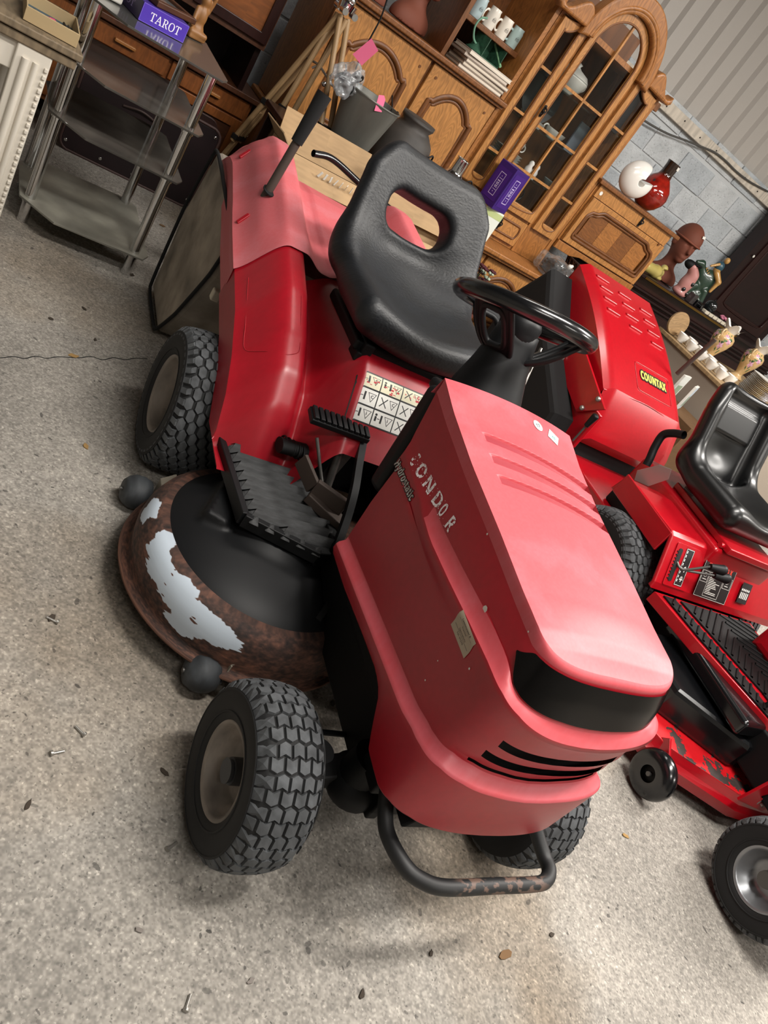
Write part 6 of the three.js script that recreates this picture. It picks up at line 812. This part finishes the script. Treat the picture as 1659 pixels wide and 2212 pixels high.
  const rs = thing('silk_rose', 'pink silk rose with dark leaves on the dresser', 'flower', 6.75, DY, -4.7); part('petals', [...Array(7)].map((_, k) => sph(.024, .022 * Math.cos(k), .04 + .006 * (k % 3), .022 * Math.sin(k), V3(1, .6, 1), 12)), mat(0xc7788f, .7), rs); part('leaves', [...Array(5)].map((_, k) => sph(.04, .07 * Math.cos(k * 1.3), .016, .06 * Math.sin(k * 1.3), V3(1, .3, .6), 12)), mat(0x2c2226, .7), rs);
}
{
  const TY = .75, t = thing('trade_counter', 'beige panelled counter table with pale wooden edge carrying crockery', 'table'); part('top', wood(rbox(1.5, .03, 1.35, .004, 6.21, TY - .015, -3.55), 1), mat(0xb99b72, .55, { x: { map: T.soft } }), t); part('side_panel', b2(5.49, 5.51, 0, TY - .03, -4.2, -2.9), mat(0x9c9083, .8), t); part('front_panel', b2(5.51, 6.9, 0, TY - .03, -2.93, -2.9), mat(0x9c9083, .8), t); part('leg', b2(6.85, 6.9, 0, TY - .03, -4.2, -4.15), M.ash, t);
  // two floral vases
  const vt = canv(512, 512, g => { const gd = g; gd.fillStyle = '#c9a877'; gd.fillRect(0, 0, 512, 512); const r = rng(41); for (let k = 0; k < 500; k++) { gd.fillStyle = ['#d8bd92', '#b58f5c', '#c7a06a'][k % 3]; gd.globalAlpha = .35; gd.beginPath(); gd.arc(r() * 512, r() * 512, 4 + 14 * r(), 0, 7); gd.fill(); } gd.globalAlpha = 1; for (let q = 0; q < 4; q++) { const cx = 64 + q * 128, leaf = (x, y, a, s) => { gd.save(); gd.translate(x, y); gd.rotate(a); gd.fillStyle = ['#4d6b45', '#6f8a5c', '#33492f'][Math.floor(r() * 3)]; gd.beginPath(); gd.ellipse(0, 0, s, s * .42, 0, 0, 7); gd.fill(); gd.restore(); }; for (let k = 0; k < 26; k++) leaf(cx + (r() - .5) * 78, 230 + (r() - .5) * 170, r() * 6, 9 + 9 * r()); for (const [dx, dy] of [[-16, -40], [20, 0], [-14, 44]]) for (let p = 0; p < 5; p++) { gd.fillStyle = p % 2 ? '#c489a6' : '#d8a9bf'; gd.beginPath(); gd.ellipse(cx + dx + 12 * Math.cos(p * 1.26), 230 + dy + 12 * Math.sin(p * 1.26), 11, 7, p * 1.26, 0, 7); gd.fill(); } } });
  const vm = phys(0xffffff, .25, { map: vt, clearcoat: .5 }), cm = phys(0xd3b98d, .3, { clearcoat: .4 });
  const vase = (x, z, lab) => { const v = thing('floral_vase', lab, 'vase', x, TY, z, .2, 'matching floral vases on the counter'); part('body', lathe([[.001, 0], [.06, 0], [.062, .012], [.04, .03], [.035, .05], [.055, .1], [.082, .16], [.095, .215], [.085, .25], [.06, .27], [.05, .285], [.04, .285], [.05, .26], [.001, .2]], 44), vm, v); const rows = [[], [], []]; for (let i = 0; i <= 40; i++) { const a = i / 40 * 6.283, k = .5 + .5 * Math.cos(a * 5); rows[0].push(V3(.048 * Math.cos(a), .282, .048 * Math.sin(a))); rows[1].push(V3((.06 + .012 * k) * Math.cos(a), .305 + .02 * k, (.06 + .012 * k) * Math.sin(a))); rows[2].push(V3((.075 + .03 * k) * Math.cos(a), .32 + .045 * k, (.075 + .03 * k) * Math.sin(a))); } part('petal_rim', grid(rows), M.whiteG, v); for (const s of [-1, 1]) part('handle', [tr(new G.TorusGeometry(.028, .008, 8, 24), s * .088, .262, 0, 0, .1, 0), tr(new G.TorusGeometry(.016, .006, 8, 20), s * .1, .215, 0)], cm, v); return v; };
  vase(5.9, -3.97, 'floral handled vase with leafy rim standing nearer the dresser end'); vase(6.42, -3.95, 'floral handled vase with leafy rim beside the blue and white jug');
  const cup = (x, z, k) => { const c = thing('white_teacup', 'plain white teacup in the wrapped row on the counter edge', 'cup', x, TY, z, k, 'white teacups along the counter edge'); part('body', lathe([[.001, 0], [.028, 0], [.03, .006], [.045, .05], [.05, .075], [.046, .075], [.04, .05], [.001, .012]], 28), M.whiteG, c); part('handle', tr(new G.TorusGeometry(.02, .005, 8, 16), .055, .042, 0), M.whiteG, c); };
  for (let k = 0; k < 10; k++) cup(5.57 + (k % 2) * .14, -4.05 + Math.floor(k / 2) * .13, 1.2);
  for (let k = 0; k < 16; k++) { const p = thing('dinner_plate', 'gilt-edged white plate in the leaning stack on the counter', 'plate', 5.9 + .002 * k, TY + .012 * k, -3.42 + .004 * (k % 3), 0, 'gilt-edged plates stacked on the counter'); part('dish', lathe([[.001, .002], [.08, .002], [.125, .014], [.126, .017], [.08, .008], [.001, .006]], 36), M.whiteG, p); part('gilt_rim', tr(new G.TorusGeometry(.1255, .0016, 5, 40), 0, .0158, 0, Math.PI / 2), M.brass, p); }
  const pt = thing('oval_board', 'pale wooden oval tray leaning at the counter corner', 'tray', 5.56, TY, -4.17, 0); part('board', tr(cyl(.13, .13, .016, 0, 0, 0, 0, 0, 0, 40), 0, .1, 0, 1.25, .3, 0, V3(1, 1, .75)), M.ash, pt);
  const jt = tex(64, 128, (u, v) => { const k = sst(.35, .75, v), n = fbm(u, v, 8, 3, 7); return [lerp(.82, .09, k) + .1 * (n - .5), lerp(.83, .1, k), lerp(.88, .34, k)]; }); const bj = thing('blue_jug', 'white jug with deep cobalt blue glazed top on the counter', 'jug', 6.42, TY, -3.62, .6); part('body', lathe([[.001, 0], [.06, 0], [.085, .05], [.09, .1], [.06, .16], [.055, .19], [.075, .23], [.07, .23], [.05, .19], [.001, .15]], 36), phys(0xffffff, .15, { map: jt, clearcoat: .6 }), bj); part('handle', tube([V3(.07, .21, 0), V3(.13, .2, 0), V3(.14, .13, 0), V3(.085, .09, 0)], .01, 30), M.whiteG, bj);
  const bwT = tex(64, 64, (u, v) => fbm(u, v, 8, 3, 27) > .5 ? [.85, .85, .84] : [.05, .05, .06]); const fd = thing('spotted_dog_ornament', 'black and white mottled china dog on the counter', 'ornament', 6.18, TY, -3.28, .3); part('body', uvb(sdf((x, y, z) => { let d = dEll(x, y - .05, z, .05, .055, .04); d = smin(d, dEll(x - .02, y - .13, z + .01, .035, .035, .032), .02); d = smin(d, dEll(x - .05, y - .12, z + .01, .02, .016, .018), .01); d = smin(d, dCap(x, y, z, [.02, .05, .03], [.03, .01, .035], .014, .012), .01); return d; }, [-.08, -.01, -.07], [.1, .19, .07], .009), 8), phys(0xffffff, .25, { map: bwT, clearcoat: .4 }), fd);
  const cb = thing('brown_carton', 'plain brown carton standing on the floor beside the counter', 'box', 5.2, 0, -3.35, .1); part('carton', uvb(b2(-.2, .2, 0, .45, -.28, .28, .003), 2), mat(0x8d7a63, .9, { x: { map: T.card } }), cb);
  const mg = (k, lab, c) => { const o = thing('brochure', lab, 'brochure', 5.2 - .05 * k, .451 + .16 * 0, -3.5 + .16 * k, .3 + .2 * k, 'brochures standing on the brown carton'); o.rotation.z = 0; part('pages', [tr(rbox(.15, .21, .02, .002, 0, .108, 0), 0, 0, 0, -.0, 0, 0)], M.white, o); part('cover', tr(new G.PlaneGeometry(.148, .2), 0, .108, .0108), mat(c, .5), o); part('cover_print', tr(new G.PlaneGeometry(.11, .09), 0, .08, .0112), mat(0x8f9f86, .5), o); }; mg(0, 'white brochure with greenish picture on the brown carton', 0xd9dcd6); mg(1, 'pale blue brochure beside the greenish one on the brown carton', 0xbfcbd6);
}
// ---------------------------------------------------------------- litter on the concrete
{
  const leafM = [mat(0x6b5034, .9), mat(0x9a7a4a, .9), mat(0x3a3128, .9), mat(0x77706a, .9)];
  const lf = (px, py, s, k) => { const q = at(px, py, 'y', 0), r = rng(px * 31 + py), n = 9, pts = []; for (let i = 0; i < n; i++) { const a = i / n * 6.283; pts.push([s * (.6 + .6 * r()) * Math.cos(a), s * .55 * (.5 + .7 * r()) * Math.sin(a)]); } const o = one('leaf_scrap', tr(ext(pts, .0025, .0006), 0, .0015, 0, -Math.PI / 2 + .06, 0, r() * 6), leafM[k], ['curled brown leaf scrap lying on the concrete floor', 'tan dry leaf scrap lying on the concrete floor', 'dark crumb of dirt lying on the concrete floor', 'grey paper scrap lying on the concrete floor'][k], 'litter', ['brown leaf scraps', 'tan leaf scraps', 'dirt crumbs', 'paper scraps'][k] + ' on the concrete'); o.position.set(q.x, .0005, q.z); };
  for (const [x, y, s, k] of [[160, 770, .02, 1], [350, 488, .02, 0], [384, 512, .018, 0], [182, 668, .012, 2], [285, 595, .016, 2], [110, 1335, .014, 2], [355, 1670, .012, 2], [1090, 2065, .022, 0], [1350, 1806, .016, 1], [720, 1520, .016, 2], [185, 965, .014, 1], [205, 735, .01, 2], [110, 690, .012, 2], [1190, 2020, .01, 2], [60, 1740, .012, 2], [540, 2120, .01, 3], [930, 2060, .01, 2], [300, 2010, .01, 3], [780, 2150, .012, 2]]) lf(x, y, s, k);
  const bolt = (px, py, a) => { const q = at(px, py, 'y', 0), t = thing('loose_bolt', 'small zinc bolt lying loose on the concrete floor', 'bolt', q.x, 0, q.z, a, 'loose bolts on the concrete'); part('shank', rod(V3(-.014, .0032, 0), V3(.012, .0032, 0), .003), M.steel, t); part('head', tr(new G.CylinderGeometry(.0062, .0062, .005, 6), -.015, .0056, 0, 0, 0, Math.PI / 2), M.steel, t); };
  for (const [x, y, a] of [[372, 1828, .5], [125, 1627, .2], [170, 1579, 2.2], [405, 2165, 1], [110, 1340, 2.6]]) bolt(x, y, a);
}

{ // behind the steering wheel: crate with a brass rod, pot of dried flowers
  const ct = thing('dark_crate', 'low dark crate behind the red collector, brass lamp stem lying on it', 'crate', 3.95, 0, -3.82); part('body', b2(-.3, .3, 0, .46, -.12, .12, .004), M.mahogD, ct); part('lid', rbox(.62, .02, .26, .004, 0, .47, 0), M.mahog, ct);
  const br = thing('brass_lamp_stem', 'reeded brass lamp stem lying across the dark crate', 'lamp part', 3.8, .515, -3.8, .02), seg = []; br.rotation.z = 0;
  part('shaft', tr(lathe([[.001, -.2], [.028, -.2], [.03, -.19], [.024, -.18], [.024, .1], [.032, .105], [.001, .11]], 24), 0, 0, 0, 0, 0, -Math.PI / 2), M.brass, br); for (let k = 0; k < 14; k++) part('reed', tr(new G.TorusGeometry(.0255, .004, 6, 20), -.17 + k * .02, 0, 0, 0, Math.PI / 2, 0), M.brass, br); part('urn', tr(lathe([[.001, -.02], [.03, -.02], [.045, .0], [.04, .03], [.02, .05], [.026, .06], [.001, .064]], 24), -.2, 0, 0, 0, 0, Math.PI / 2), M.brass, br);
  const q = at(1046, 596, 'z', -3.85), fp = thing('dried_flowers', 'dark red dried flowers with pale leaves in a tall pot behind the seat', 'flowers', q.x, 0, q.z), r = rng(71); part('pot', lathe([[.001, 0], [.07, 0], [.09, .2], [.1, .3], [.09, .3], [.001, .02]], 24), M.terraR, fp);
  for (let k = 0; k < 16; k++) { const a = r() * 6.28, e = V3(.1 * r() * Math.cos(a), q.y - .05 + .12 * r(), .1 * r() * Math.sin(a)); part('stem', rod(V3(0, .25, 0), e, .003, .002, 6), mat(0x3d4a34, .8), fp); part('bloom', [...Array(5)].map((_, i) => sph(.014, e.x + .014 * Math.cos(i * 1.26), e.y, e.z + .014 * Math.sin(i * 1.26), V3(1, .6, 1), 8)), k % 4 ? mat(0x4a1820, .8) : mat(0xa9b7a2, .8), fp); }
}

scene.traverse(o => { if (o.isMesh) { o.castShadow = true; o.receiveShadow = true; } });
renderer.render(scene, camera);
